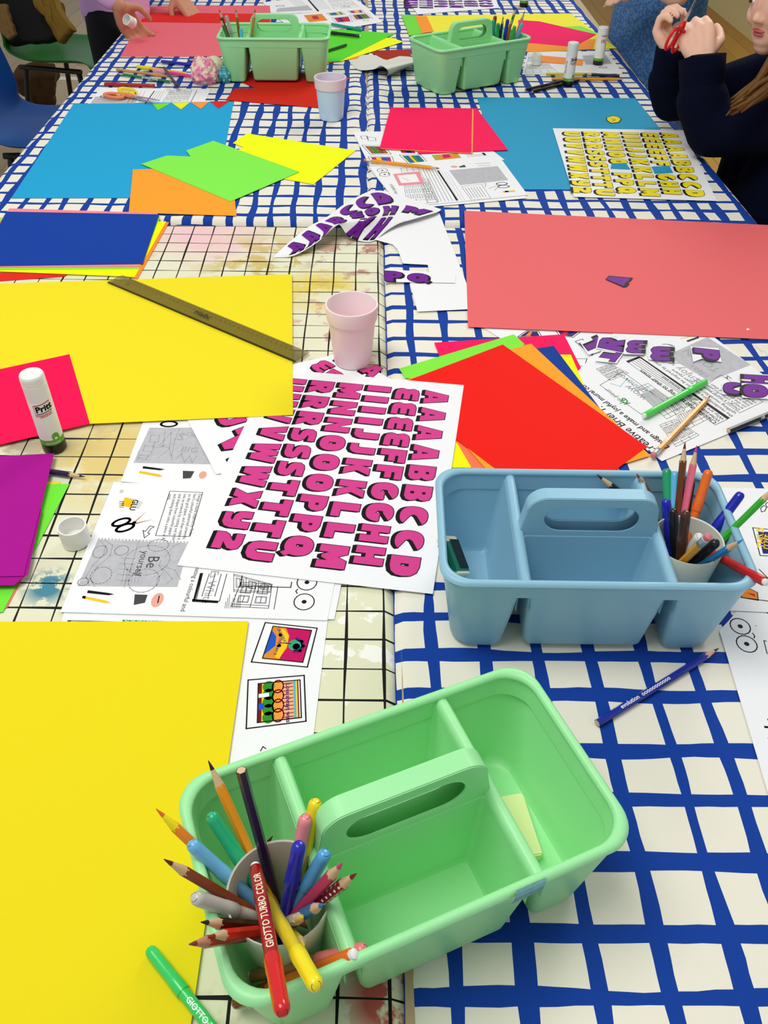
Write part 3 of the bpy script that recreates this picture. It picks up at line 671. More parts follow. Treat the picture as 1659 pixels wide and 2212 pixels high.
pr.poly([(291,1284),(319,1285),(313,1302),(289,1307)], DKG); pr.ring((340,1296), .0065, .0105, fill=True, m_=PEACH, ang=-.1); pr.line([(344,1288),(341,1302)], .0012, mat('print_brown', '#8A4A38', .5))
pr.line([(367,1061),(438,1064),(410,1159),(336,1157)], .0008, INK, True)
pr.para((429,1067), (409,1152), .0057, 7, .09, .0062, words=['Design a mural inspired by Yinka', "Ilori's colourful patterned artworks", 'on this grid paper, and then make it', 'into an artwork by cutting out letters', 'and shapes from colourful paper,', 'and sticking them onto a piece of A2', 'card.'])
pr.text('creating a colourful and', (427,1215), (404,1280), .0078)
for t in ([(432,1238),(438,1238),(422,1296),(416,1300)], [(415,1294),(473,1298),(470,1303),(415,1300)]): pr.poly(t, INK)
pr.line([(438,1238),(424,1296),(474,1299),(490,1240)], .0008)
for k in range(3): pr.line([(452+k*13,1240),(436+k*14,1288)], .0008)
pr.text('Es White', (457,1232), (445,1272), .0135, PENC)
house_art(pr, [(520,1258),(588,1262),(580,1314),(500,1310)], 2, 2, .0007)
house_art(pr, [(505,1240),(586,1262),(583,1280),(505,1278)], 3, 1, .0006)
for k in range(9): pr.line([(488+k*4,1300-(k%3)*8),(486+k*4,1314)], .0005)
pr.line([(600,1268),(592,1316)], .0008)
pr.line([(523,1244),(520,1266),(628,1269),(630,1258)], .0012)
eyes(pr, (663,1258), (657,1300), .0112); pr.line([(643,1273),(639,1277),(642,1282)], .0012)
pr.build('printed_page', o)
# 3: booklet with colour pictures
o = ws('activity_booklet', [(140,1316),(708,1339),(628,1990),(-40,1960)], .4, 'worksheet with two framed colour pictures beside the lower yellow card')
pr = Print(o['zt'])
pr.line([(153,1341),(252,1343),(246,1352)], .0009); pr.poly([(146,1340),(154,1340),(150,1352),(143,1352)], INK); pr.text('L U L A', (175,1349), (230,1350), .006)
pr.poly([(265,1339),(392,1343),(390,1352),(262,1350)], GRN); pr.lv = 1; pr.text('FOR PEOPLE·FOR PLANET·FOR PEACE', (268,1345), (391,1348), .0063, M_WHITE); pr.lv = 0
q = [(590,1353),(673,1362),(654,1431),(567,1422)]
pr.line([(573,1345),(685,1357),(664,1441),(543,1430)], .0014, INK, True)
pr.poly(q, MGP); pr.lv = 1
pr.poly([(590,1353),(618,1356),(625,1375),(620,1400),(601,1424),(567,1422)], ORP); pr.lv = 2
pr.poly([(611,1357),(624,1372),(620,1395),(603,1424),(594,1419),(607,1388),(603,1366)], YLP); pr.poly([(588,1362),(597,1375),(595,1395),(570,1415)], BLP); pr.lv = 3
pr.line([(592,1356),(606,1372),(603,1395),(572,1420)], .004, mat('print_ochre', '#D9902B', .5)); pr.lv = 4
pr.ring((638,1394), .0075, .0075, fill=True, m_=mat('print_teal', '#2AA878', .5)); pr.ring((640,1397), .004, .004, fill=True, m_=BLP)
pr.line([(641,1380),(652,1386),(655,1396),(648,1406),(637,1407)], .0035, PUP); pr.line([(607,1389),(628,1391)], .001, NVP); pr.lv = 5
pr.text('LIKE GREAT', (598,1358), (606,1374), .0045, NVP); pr.text('THE DAY IS', (604,1378), (596,1400), .0045, NVP); pr.line(q, .0011, INK, True); pr.lv = 0
q = [(558,1477),(648,1469),(651,1550),(556,1561)]
pr.line([(536,1469),(657,1459),(661,1558),(532,1574)], .0014, INK, True)
pr.poly(q, ORP); pr.lv = 1
def strip(u0, u1, m_): pr.poly([lerp2(q, u0, 0), lerp2(q, u1, 0), lerp2(q, u1, 1), lerp2(q, u0, 1)], m_)
strip(0, .09, mat('print_maroon', '#6E1418', .5)); strip(.09, .16, YLP); strip(.16, .22, NVP); strip(.22, .36, CYP); strip(.36, .56, mat('print_amber', '#F29B3C', .5)); strip(.56, .84, mat('print_apricot', '#F5B27E', .5)); strip(.84, .89, CYP); strip(.89, .93, YLP); strip(.93, .96, mat('print_maroon', '', .5)); strip(.96, 1, M_WHITE)
pr.lv = 2
for k in range(5): pr.ring(lerp2(q, .25, .1 + k * .2), .006, .0068, fill=True, m_=GRN)
for k in range(4): pr.ring(lerp2(q, .47, .12 + k * .25), .0055, .0075, .0014, REDP)
for k in range(10): pr.line([lerp2(q, .6, .06 + k * .098), lerp2(q, .82, .06 + k * .098)], .0011, mat('print_brown', '', .5))
pr.lv = 3; pr.text('Love always wins', lerp2(q, .66, .06), lerp2(q, .655, .9), .0066, PUP, .02)
pr.poly([lerp2(q, 0, .27), lerp2(q, .26, .26), lerp2(q, .26, .36), lerp2(q, 0, .37)], M_WHITE); pr.poly([lerp2(q, .02, .52), lerp2(q, .14, .52), lerp2(q, .14, .68), lerp2(q, .02, .68)], BLP)
pr.line(q, .0012, INK, True); pr.lv = 0; pr.line([(574,1617),(568,1613),(563,1622)], .001); pr.build('printed_page', o)
# 4: centre far worksheets
o = ws('activity_booklet', [(762,284),(1010,284),(1090,345),(805,372)], 1, 'upper worksheet with coloured pictures under the hot pink cards')
pr = Print(o['zt'])
picture(pr, [(789,316),(825,317),(838,331),(804,332)], [mat('print_clay', '#A8623C', .5), GRN, mat('print_brown', '', .5)]); picture(pr, [(865,325),(895,327),(897,331),(868,330)], [MGP, NVP], False)
picture(pr, [(802,340),(842,340),(846,352),(810,352)], [MGP, YLP, BLP]); picture(pr, [(870,337),(905,336),(918,350),(886,352)], [GRN, BLP, YLP, GRN, BLP])
pr.line([(779,294),(792,293),(796,300),(782,300)], .0012, INK, True); pr.line([(792,295),(811,298),(812,304),(796,304)], .0012, INK, True)
pr.poly([(932,335),(988,331),(1001,346),(944,351)], mat('print_olive', '#A9B23A', .5)); pr.lv = 1; pr.poly([(945,337),(985,333),(993,344),(952,348)], ORP); pr.lv = 2; pr.poly([(955,334),(970,333),(974,340),(958,342)], MGP); pr.lv = 0
pr.para((1008,336), (1030,334), .004, 3, .05, .008); pr.poly([(1040,330),(1046,330),(1056,341),(1052,342)], INK); pr.build('printed_page', o)
ws('activity_booklet', [(800,366),(1078,338),(1139,428),(868,452)], 1.6, 'lower pages of the worksheet with the pink bordered drawing')
o = ws('activity_booklet', [(798,361),(1075,333),(1140,421),(866,448)], 3, 'worksheet with a pink bordered drawing and printed houses')
pr = Print(o['zt'])
eyes(pr, (826,368), (831,377), .0115); pr.line([(839,372),(841,375),(838,377)], .0014)
house_art(pr, [(866,363),(902,360),(945,438),(880,441)], 3, 5, .0007); house_art(pr, [(905,388),(925,386),(948,436),(925,438)], 1, 4, .0007)
pr.lv = 1; PKP = mat('print_pink', '#F2939C', .5)
pr.poly([(849,376),(905,371),(917,397),(862,401)], PKP); pr.lv = 2; pr.poly([(858,379),(898,376),(907,393),(867,396)], M_WHITE); pr.lv = 3; pr.text('Love', (867,384), (890,396), .012, GLUY); pr.lv = 0
for k in range(6): pr.line([(912+k*6,362-k*.3),(946+k*8,436-k*.4)], .0008)
pr.poly([(944,369),(948,369),(990,433),(986,433)], INK)
for k in range(3): pr.line([(954+k*6,372),(990+k*7,432)], .0006, PENC)
pr.text('a joyful mural collage', (842,398), (858,428), .012); pr.text('Design and', (862,432), (867,446), .012)
pr.poly([(970,368),(1075,359),(1098,389),(994,400)], GREY); pr.ring((981,360), .008, .006, fill=True, m_=PEACH); pr.poly([(991,360),(1003,356),(1007,361),(993,362)], DKG)
pr.line([(1027,354),(1058,352)], .0018, TAN); pr.line([(1034,358),(1058,357)], .0018, TAN)
for c in ((1084,397), (1088,403)): pr.ring(c, .012, .007, .0022, ang=.2)
pr.line([(1080,399),(1056,407)], .0016, TAN); pr.line([(1079,400),(1069,411)], .0016, TAN); pr.poly([(1085,413),(1112,411),(1113,414),(1087,416)], GLUY); pr.poly([(1090,412.5),(1098,412),(1099,415),(1091,415.5)], INK)
pr.line([(997,403),(1040,398),(1060,428),(1018,432)], .0007, INK, True)
for k in range(6): pr.line([(1005+k*6,406-k*.6),(1020+k*6,428-k*.6)], .0009, DKG)
pr.line([(1043,398),(1050,396),(1048,404)], .0008); pr.build('printed_page', o)
# 5: right mid worksheets
o = ws('activity_booklet', [(1045,708),(1420,716),(1420,800),(1230,880),(1080,730)], .2, 'worksheet with framed pictures between the fan and the coral card')
pr = Print(o['zt'])
picture(pr, [(1140,716),(1160,717),(1165,726),(1125,726)], [NVP, ORP, NVP], True); picture(pr, [(1205,714),(1250,716),(1235,727),(1212,724)], [PUP, REDP, NVP]); picture(pr, [(1250,742),(1262,738),(1300,770),(1290,775)], [BLP, YLP, NVP])
pr.poly([(1330,712),(1425,722),(1388,742),(1345,724)], ORP); pr.lv = 1; pr.poly([(1350,716),(1400,722),(1384,736),(1355,722)], GLUY); pr.poly([(1365,716),(1385,718),(1378,724)], MGP); pr.lv = 0
pr.line([(1245,775),(1268,775),(1262,792),(1250,790)], .0012); pr.ring((1279,840), .010, .008, .0014); pr.ring((1285,846), .012, .01, .0014); pr.build('printed_page', o)
o = ws('activity_booklet', [(1330,714),(1541,727),(1730,872),(1430,996),(1215,838)], 1.4, 'worksheet with street drawing under the green marker and yellow pencil')
pr = Print(o['zt'])
pr.poly([(1528,728),(1622,788),(1532,824),(1440,768)], GREY)
pr.lv = 1; pr.text('Enjoy your', (1513,822), (1462,786), .020, PENC); pr.text('TOWN', (1560,800), (1520,775), .022, PENC); pr.text('ideas', (1535,812), (1500,790), .018, PENC); pr.lv = 0
Q = [(1352,778),(1380,771),(1575,904),(1540,921)]
pr.poly([(1352,780),(1380,770),(1385,772),(1357,784)], INK); pr.poly([(1378,770),(1384,771),(1577,903),(1571,906)], INK); pr.line([(1357,783),(1545,918),(1571,906)], .0008)
for k in range(5): pr.line([(1362+k*5+3,780-k*2+2),(1488+k*7,862+k*1)], .0008)
for k, (s_, sz) in enumerate((('Choose what to bring to their town.', .0105), ('Who lives there?', .009), ('Why are they all feeling bored and', .0088))): pr.text(s_, (1550+k*8, 913-k*4), (1450+k*8, 843-k*4), sz, INK, .015 if k == 0 else 0)
pr.text('the residents of a town to be inspired by creating', (1585,899), (1470,818), .0088); pr.text('uplifting mural for their town square', (1592,893), (1480,815), .0088)
pr.line([(1557,810),(1648,868),(1598,892),(1520,836)], .0007, INK, True)
for k in range(6): pr.text(['Design a mural inspired by', "artist's colourful patterned", 'on the grid and then', 'into an artwork', 'and sticking', 'card.'][k], (1600+k*7,885-k*3), (1550+k*7,852-k*3), .0082)
for t in ([(1566,815),(1572,818),(1570,812)], [(1572,812),(1580,818)]): pr.line(t, .0012)
house_art(pr, [(1288,797),(1318,786),(1358,806),(1318,822)], 3, 2, .0006)
pr.line([(1296,832),(1345,803),(1435,868),(1385,895)], .0008, INK, True); pr.lv = 1; 
pr.text('wow', (1400,860), (1365,835), .02, PENC); pr.text('pinnovow', (1398,845), (1350,812), .016, PENC); pr.text('be your', (1350,870), (1320,845), .013, PENC); CY2 = mat('print_lightcyan', '#9CCDD6', .5)
pr.line([(1318,828),(1340,835),(1355,818),(1375,842),(1398,840),(1395,856)], .0012, CY2); pr.text('Kb', (1362,872), (1348,858), .014, GRN, .03); pr.lv = 0
house_art(pr, [(1370,840),(1400,828),(1480,885),(1440,905)], 4, 1, .0006); house_art(pr, [(1440,860),(1480,850),(1540,900),(1480,930)], 3, 2, .0006); house_art(pr, [(1425,918),(1460,905),(1510,940),(1460,965)], 3, 2, .0006)
pr.text('Design and make a joyful mural collage.', (1448,966), (1330,880), .0125, INK, .02); pr.text('Creative Brief 1:', (1428,978), (1352,918), .0185, INK, .01)
for c in ((1330+62*1,738), ): pass
pr.line([(1498,725),(1471,732)], .0018, GLUY); pr.poly([(1482,736),(1508,727),(1511,730),(1486,739)], INK); pr.ring((1443,747), .010, .005, fill=True, m_=DKG, ang=-.3)
pr.build('printed_page', o)
# 6: right edge worksheets
o = ws('activity_booklet', [(1530,1052),(1900,1062),(1930,1335),(1560,1318)], .4, 'worksheet with framed pictures at the right of the blue caddy')
pr = Print(o['zt'])
pr.line([(1626,1140),(1720,1150),(1735,1205),(1642,1200)], .0012, INK, True); pr.poly([(1637,1147),(1715,1155),(1722,1198),(1648,1196)], NVP); pr.lv = 1; pr.text('THIS IS', (1652,1185), (1650,1152), .012, YLP, .03); pr.text('LOVE', (1664,1188), (1661,1158), .011, YLP, .03); pr.lv = 0
pr.line([(1560,1285),(1670,1300),(1665,1255),(1640,1230)], .0012); pr.poly([(1600,1262),(1636,1280),(1638,1297),(1602,1291)], ORP); pr.lv = 1; pr.poly([(1612,1280),(1630,1283),(1632,1290)], REDP); pr.line([(1600,1262),(1636,1280),(1638,1297),(1602,1291)], .001, INK, True); pr.lv = 0
pr.line([(1643,1098),(1650,1092),(1656,1096),(1652,1104),(1645,1106),(1643,1098)], .001); pr.ring((1665,1092), .006, .006, .001); pr.build('printed_page', o)
for k in range(3):
    ws('activity_booklet', [(1590+k,1322),(1900,1338),(2260,2120),(1800-k*3,2130),(1665-k*2.5,1716),(1556-k,1362)], .2 + k * .7, ['lowest', 'middle', 'top'][k] + ' of the three worksheets with eyes at the right edge' if k < 2 else 'top worksheet with two round eyes at the right edge')
o = [q for q in bpy.data.objects if q.name.startswith('activity_booklet')][-1]; o = max((q for q in bpy.data.objects if q.get('label', '').startswith('top worksheet')), key=lambda q: q['zt'])
pr = Print(o['zt']); eyes(pr, (1599,1353), (1613,1391), .0105); pr.line([(1626,1368),(1630,1374),(1629,1378)], .0012); pr.ring((1633,1352), .0006, .0006, fill=True)
pr.line([(1655,1385),(1650,1384),(1657,1412)], .001); dq = (pr.P((1554,1362)) - pr.P((1665,1716))).normalized()
for s_, e_, z_, bo_ in (('Design and make a joyful mural collage.', (1674,1467), .0135, .02), ('Creative Brief 1:', (1681,1553), .024, .0)):
    ln = max(x for x, y in text2d(s_, bo_)[0]) * z_; pr.textw(s_, pr.P(e_) - dq * ln, dq, z_, INK, bo_)
pr.build('printed_page', o)
# 7: far ones
o = ws('activity_booklet', [(219,189),(456,192),(441,221),(189,224)], 0, 'worksheet under the scissors on the far left table')
pr = Print(o['zt']); pr.poly([(206,209),(300,208),(290,223),(195,224)], GREY); pr.poly([(333,196),(335,196),(315,224),(312,224)], INK)
for k in range(4): pr.line([(290+k*8,196),(276+k*8,222)], .001, PENC); pr.line([(340+k*5,196),(322+k*6,222)], .001, PENC)
house_art(pr, [(368,196),(415,194),(405,218),(352,220)], 3, 2, .0008); pr.line([(425,196),(412,221)], .003, PENC); pr.ring((230,208), .016, .008, .003); pr.ring((238,208), .016, .008, .003); pr.build('printed_page', o)
o = ws('activity_booklet', [(568,5),(745,-18),(802,22),(588,30)], 0, 'worksheet at the far end of the left table')
pr = Print(o['zt']); pr.poly([(600,18),(665,12),(676,22),(596,26)], GREY); pr.poly([(661,-4),(665,-4),(690,24),(686,25)], INK)
for k in range(7): pr.line([(625+k*4,0),(640+k*4,13)], .001, PENC); pr.line([(668+k*4,-5),(690+k*4,20)], .001, PENC)
house_art(pr, [(705,-5),(745,-10),(775,15),(722,20)], 3, 2, .0008); pr.ring((605,13), .014, .01, .003); pr.build('printed_page', o)
o = ws('activity_booklet', [(590,32),(795,20),(827,48),(650,76)], 1, 'colour picture worksheet behind the left green caddy')
pr = Print(o['zt']); pr.poly([(656,33),(695,30),(708,44),(668,48)], ORP); pr.lv = 1; pr.poly([(673,35),(685,34),(690,41),(677,42)], REDP); pr.lv = 0
for q, c in (([(710,29),(735,26),(742,31),(716,33)], [GRN, BLP, YLP]), ([(755,24),(780,22),(783,27),(760,28)], [MGP, YLP]), ([(722,39),(752,36),(757,46),(730,48)], [MGP, PUP, REDP]), ([(762,33),(790,30),(800,39),(770,42)], [mat('print_clay', '', .5), NVP, GRN])): picture(pr, q, c)
pr.ring((748,14), .01, .008, .0015); pr.ring((790,44), .01, .008, .0015); pr.build('printed_page', o)
o = ws('activity_booklet', [(1140,111),(1312,111),(1345,159),(1128,161)], 0, 'worksheet under the two glue sticks on the far right table')
pr = Print(o['zt']); pr.poly([(1258,120),(1308,118),(1322,138),(1265,140)], GREY)
for k in range(8): pr.line([(1215+k*2,130+k*3),(1290,131+k*3)], .001, PENC)
house_art(pr, [(1142,116),(1160,116),(1205,157),(1134,158)], 4, 2, .0008); pr.ring((1303,145), .011, .007, .0022); pr.line([(1290,146),(1315,149)], .0015); pr.build('printed_page', o)
sheet('orange_strip', [(1162,119),(1261,128),(1258,141),(1166,134)], '#FF9A4A', 1.5, 'orange paper strip on the worksheet by the glue sticks')

# curled paper roll and brown card
def curled():
    V, F = [], []; A = W(760,132,.001); B_ = W(835,121,.001); d = (B_ - A)
    P0 = [W(753,130,.001), W(772,150,.002), W(806,150,.016), W(822,142,.034), W(836,150,.030), W(838,160,.012), W(830,168,.002)]
    P1 = [W(781,118,.001), W(880,122,.003), W(895,128,.018), W(905,130,.034), W(908,134,.030), W(905,136,.012), W(900,138,.002)]
    n = 24
    def ev(P, t): k = min(int(t * 6), 5); u = t * 6 - k; return cr(P[max(k-1,0)], P[k], P[k+1], P[min(k+2,6)], u)
    for j in range(5):
        for i in range(n + 1): V.append(ev(P0, i / n).lerp(ev(P1, i / n), j / 4))
    F = [(j*(n+1)+i, j*(n+1)+i+1, (j+1)*(n+1)+i+1, (j+1)*(n+1)+i) for j in range(4) for i in range(n)]
    return V, F
o = mesh('curled_paper', *curled(), mat('grey_paper', '#DEDCD2', .7, .1, 300), None, None, True); tag(o, 'pale grey paper rolling up left of the right green caddy', 'paper')
o = sheet('brown_card', [(796,110),(886,106),(890,134),(858,136),(828,127)], '#A82A12', 1.2, 'red-brown card beside the curled grey paper')

# ---------------------------------------------------------------- pencils and markers
WOOD = mat('pencil_wood', '#E0BE94', .6, var=.15); FERR = mat('ferrule', '#D5D8DC', .3, metal=.6)
RP = .0039
def orient(o, a, b):
    d = (b - a).normalized(); o.location = a; o.rotation_mode = 'QUATERNION'; o.rotation_quaternion = d.to_track_quat('Z', 'Y')
def hexcyl(r0, z0, r1, z1, n=6, cap=(True, True)):
    return lathe([(r0, z0), (r1, z1)], n, cap[1], cap[0])
def pencil(a, b, col, label, lead=None, group=None, eraser=False, tip=True, wood=None, dots=False, r_=RP, text=None):
    """a = blunt end, b = pointed end (world)"""
    L_ = (b - a).length; o = empty('pencil', (0, 0, 0), label, 'pencil', group); orient(o, a, b)
    pm = mat('pencil_' + col.strip('#'), col, .28, spec=.5); lm = mat('lead_' + (lead or '#222222').strip('#'), lead or '#222222', .5)
    z1 = L_ - (.020 if tip else .0)
    z0 = .018 if eraser else 0
    V, F = hexcyl(r_, z0, r_, z1); shaft = mesh('shaft', V, F, pm, o)
    if tip:
        wm = mat('wood_' + wood.strip('#'), wood, .6) if wood else WOOD
        s = sw = mesh('sharpened_wood', *lathe([(r_ * .90, z1 - .002), (r_ * .90, z1), (r_ * .40, z1 + .0125)], 12), wm, o, None, True); bm_fix(s, .6)
        s = mesh('lead_tip', *lathe([(r_ * .42, z1 + .0125), (.0003, L_)], 10), lm, sw); bm_fix(s, .6)
    else:
        mesh('wood_end', *hexcyl(r_ * .86, z1 - .001, r_ * .86, z1 + .0002), WOOD, o); mesh('lead_core', *hexcyl(.0012, z1, .0012, z1 + .0005, 10), lm, o)
    if not eraser and tip: mesh('wood_end', *hexcyl(r_ * .86, -.0002, r_ * .86, .001), WOOD, o)
    if eraser:
        s = mesh('ferrule', *lathe([(r_ * 1.02, .006), (r_ * 1.08, .007), (r_ * 1.0, .009), (r_ * 1.08, .011), (r_ * 1.0, .013), (r_ * 1.05, .0185)], 14), FERR, o, None, True)
        s = mesh('eraser', *lathe([(r_ * .6, 0), (r_ * .95, .001), (r_ * .95, .007)], 12), mat('eraser_pink', '#D97A86', .7), o, None, True); bm_fix(s, .7)
    if dots:
        V, F = [], []
        for k in range(14):
            for s_ in range(6):
                a_ = (s_ + .5) * pi / 3; rr = r_ * .88; c = Vector((cos(a_) * rr, sin(a_) * rr, .055 + k * .0072 + (s_ % 2) * .0036)); t = Vector((-sin(a_), cos(a_), 0)); b0 = len(V)
                V += [c + t * .0011 * cos(q) + Vector((0, 0, .0016 * sin(q))) for q in [i * pi / 3 for i in range(6)]]; F.append(tuple(range(b0, b0 + 6)))
        mesh('white_dots', V, F, M_PLW, shaft)
    if text:
        lc = o.rotation_quaternion.inverted() @ (Vector((0, 0, TT + CAMH)) - (a + b) / 2); ph = math.atan2(lc.y, lc.x); ph = (round(ph / (pi / 3) - .5) + .5) * pi / 3
        tx, size, z_, _ = text; V_, F_ = text2d(tx, .02); rr = r_ * .885; c_, s_ = cos(ph), sin(ph)
        V = [(c_ * rr - s_ * (y - .35) * size * -1, s_ * rr + c_ * (y - .35) * size * -1, z_ + x * size) for x, y in V_]; mesh('lettering', V, F_, M_PLW, shaft)
    return o
def marker(a, b, col, label, group=None, plug='#F2F2F2', cap_col=None, cap=True, r_=.0047, smile=True, text=None, capl=.045, white=False):
    """a = barrel end with its plug, b = rounded cap end"""
    L_ = (b - a).length; o = empty('felt_pen', (0, 0, 0), label, 'felt pen', group); orient(o, a, b)
    pm = mat('pen_' + col.strip('#'), col, .22, spec=.5, coat=.1); cm = mat('pen_' + (cap_col or col).strip('#'), cap_col or col, .22, spec=.5, coat=.3)
    zc = L_ - capl
    s = barrel = mesh('barrel', *lathe([(r_ * .8, .003), (r_ * .97, .004), (r_, .02), (r_, zc + .001)], 18), pm, o, None, True); bm_fix(s, .7)
    s = mesh('end_plug', *lathe([(r_ * .35, -.001), (r_ * .72, 0), (r_ * .74, .0045)], 14), mat('plug_' + plug.strip('#'), plug, .3), o, None, True); bm_fix(s, .7)
    rc = r_ * 1.15
    prof = [(rc, zc), (rc * 1.03, zc + .001), (rc, zc + .012), (rc * .95, zc + .013), (rc * .93, L_ - .006), (rc * .86, L_ - .0028), (rc * .64, L_ - .0008), (rc * .34, L_)]
    s = cp = mesh('cap', *lathe(prof, 20), cm, o, None, True); bm_fix(s, .9)
    if smile:
        V, F = [], []
        for sgn in (0, pi):
            for k in range(7):
                a_ = sgn + radians(-50 + k * 100 / 6); V += [(rc * .70 * cos(a_), rc * .70 * sin(a_), L_ - .0016), (rc * .52 * cos(a_), rc * .52 * sin(a_), L_ - .0003)]
        for g in (0, 14):
            F += [(g + 2*k, g + 2*k + 1, g + 2*k + 3, g + 2*k + 2) for k in range(6)]
        mesh('air_slots', V, F, mat('slot_dark', '#26262A', .5), cp)
    if text:
        lc = o.rotation_quaternion.inverted() @ (Vector((0, 0, TT + CAMH)) - (a + b) / 2); ph = math.atan2(lc.y, lc.x)
        tx, size, z_, _, tcol, dr = text; V_, F_ = fine2d(tx); V = []
        for x, y in V_:
            a_ = ph + dr * (y - .35) * size / r_; V.append(((r_ + .00022) * cos(a_), (r_ + .00022) * sin(a_), z_ + (x * size) * dr * -1))
        mesh('lettering', V, F_, mat('ink_' + tcol.strip('#'), tcol, .4), barrel)
    return o
def lay(pa, pb, r_, dz=0.0, lv=0): 
    z = r_ + lv * LV + .0012 + dz; return W(*pa, z), W(*pb, z)
def stuck(px, Q, L_):
    """end point on the pixel's ray at distance L_ from the foot Q"""
    d = ray(*px).normalized(); C = Vector((0, 0, TT + CAMH)); oc = C - Q; b = oc.dot(d); c = oc.dot(oc) - L_ * L_; D = b * b - c
    if D < 0: t = -b
    else: t = -b - math.sqrt(D)
    p = C + d * t
    if D >= 0 and p.z < Q.z: p = C + d * (-b + math.sqrt(D))
    return p
# loose ones
a, b = lay((786,346), (950,364), RP, .001, 4); pencil(a, b, '#F0A01E', 'orange-yellow pencil with eraser across the far worksheets', eraser=True)
a, b = lay((1409,986), (1535,854), RP, 0, 3); pencil(a, b, '#F0A022', 'yellow-orange pencil with pink eraser on the right worksheet', eraser=True, text=('HB 2', .006, .04, 1.2))
a, b = lay((1290,1562), (1553,1400), RP); pencil(a, b, '#13299B', 'dark blue pencil lying on the grid cloth near right', text=('evolution  ooooooooooo', .0065, .03, pi/2), wood='#F0B8A0')
a, b = lay((1574,930), (1700,878), RP, .001, 1); pencil(a, b, '#1A1A1A', 'black pencil at the right edge beside the worksheet', text=('HB', .006, .06, 1.3))
a, b = lay((20,1006), (184,1030), RP, 0, 0); pencil(a, b, '#2B1440', 'dark purple pencil sticking out from under the purple card', lead='#2A1436')
a, b = lay((1390,899), (1526,824), .0052, 0, 3); marker(a, b, '#4EDD55', 'bright green felt pen lying on the right worksheet', smile=False)
g_a = W(520,2300,.006 + 5 * LV); g_b = W(321,2048,.006 + 5 * LV); g_a = g_b + (g_a - g_b).normalized() * .142
marker(g_a, g_b, '#38D266', 'green felt pen lying on the lower yellow card', text=('GIOTTO TURBO COLOR', .0062, .090, pi/2, '#FFFFFF', 1), smile=False)
a, b = lay((338,185), (225,182), .0048); marker(a, b, '#A81418', 'dark red felt pen lying above the far left worksheet')
a, b = lay((368,177), (253,159), RP); pencil(a, b, '#17814A', 'green pencil with white lettering on the far left cloth', lead='#C9A0A0', text=('EVOLUTION 93', .008, .04, 1.2))
a, b = lay((360,165), (252,150), RP); pencil(b, a, '#D39A55', 'tan pencil above the green pencil on far left cloth', tip=False)
a, b = lay((405,160), (296,144), .0046); marker(a, b, '#F5C03A', 'yellow and peach felt pen on the far left cloth', cap_col='#F2EA2A')
a, b = lay((424,166), (330,152), .0046, .002); marker(a, b, '#F0489A', 'pink felt pen reaching the pink putty ball', cap_col='#F59AB8')
a, b = lay((354,146), (383,186), .0042, .011); marker(a, b, '#1A1A1E', 'short black pen lying across other pens at far left', r_=.0042)
a, b = lay((452,144), (348,133), .005); marker(a, b, '#1626B8', 'dark blue felt pen behind the pink putty ball', cap_col='#0D2C9C')
a, b = lay((484,133), (404,129), RP); pencil(a, b, '#C98E3C', 'brown pencil behind the putty, left of the left caddy')
a, b = lay((715,52), (782,65), .0048, 0, 2); marker(a, b, '#0FA58E', 'teal felt pen on the worksheet right of the left caddy')
a, b = lay((779,78), (700,69), .0048, 0, 5); marker(a, b, '#152A22', 'black-green felt pen with white end on the green card')
a, b = lay((700,112), (748,97), RP, 0, 5); pencil(a, b, '#274F1B', 'dark green pencil on the bright green card', tip=False)
a, b = lay((1180,160), (1300,160), RP); pencil(a, b, '#E8D21E', 'yellow pencil under the front edge of the far right worksheet')
a, b = lay((1338,164), (1262,160), RP, .001); pencil(a, b, '#191919', 'black pencil end at the right beside the yellow pencil')
a, b = lay((1192,171), (1348,171), RP, .0); pencil(a, b, '#EDA31F', 'orange pencil with a yellow tip behind the front glue stick', lead='#F0D040')
a, b = lay((1135,194), (1222,174), RP); pencil(b, a, '#1C1C1E', 'upper of two black pencils beside the front glue stick', tip=False)
a, b = lay((1150,198), (1250,174), RP); pencil(b, a, '#151517', 'lower of two black pencils beside the front glue stick', tip=False)

# ---------------------------------------------------------------- glue sticks, caps, cups
BLK = mat('black_plastic', '#121312', .35); GRB = mat('glue_green', '#5DAE27', .4); LRED = mat('label_red', '#C7202B', .4)
def wrap(pr_text, r_, z, ang, size, m_, parent, bold=.02, rise=0, name='lettering', vert=False):
    V_, F_ = fine2d(pr_text, bold); V = []
    for x, y in V_:
        if vert: x, y = -y, x
        a = ang + x * size / r_; V.append(((r_ + .0002) * cos(a), (r_ + .0002) * sin(a), z + y * size + rise * x * size))
    return mesh(name, V, F_, m_, parent)
def band(r_, a0, a1, z0, z1, n=14, slope=0):
    V, F = [], []
    for i in range(n + 1):
        a = a0 + (a1 - a0) * i / n; s_ = slope * (a - a0) * r_; V += [((r_) * cos(a), r_ * sin(a), z0 + s_), (r_ * cos(a), r_ * sin(a), z1 + s_)]
    F = [(2*i, 2*i+2, 2*i+3, 2*i+1) for i in range(n)]; return V, F
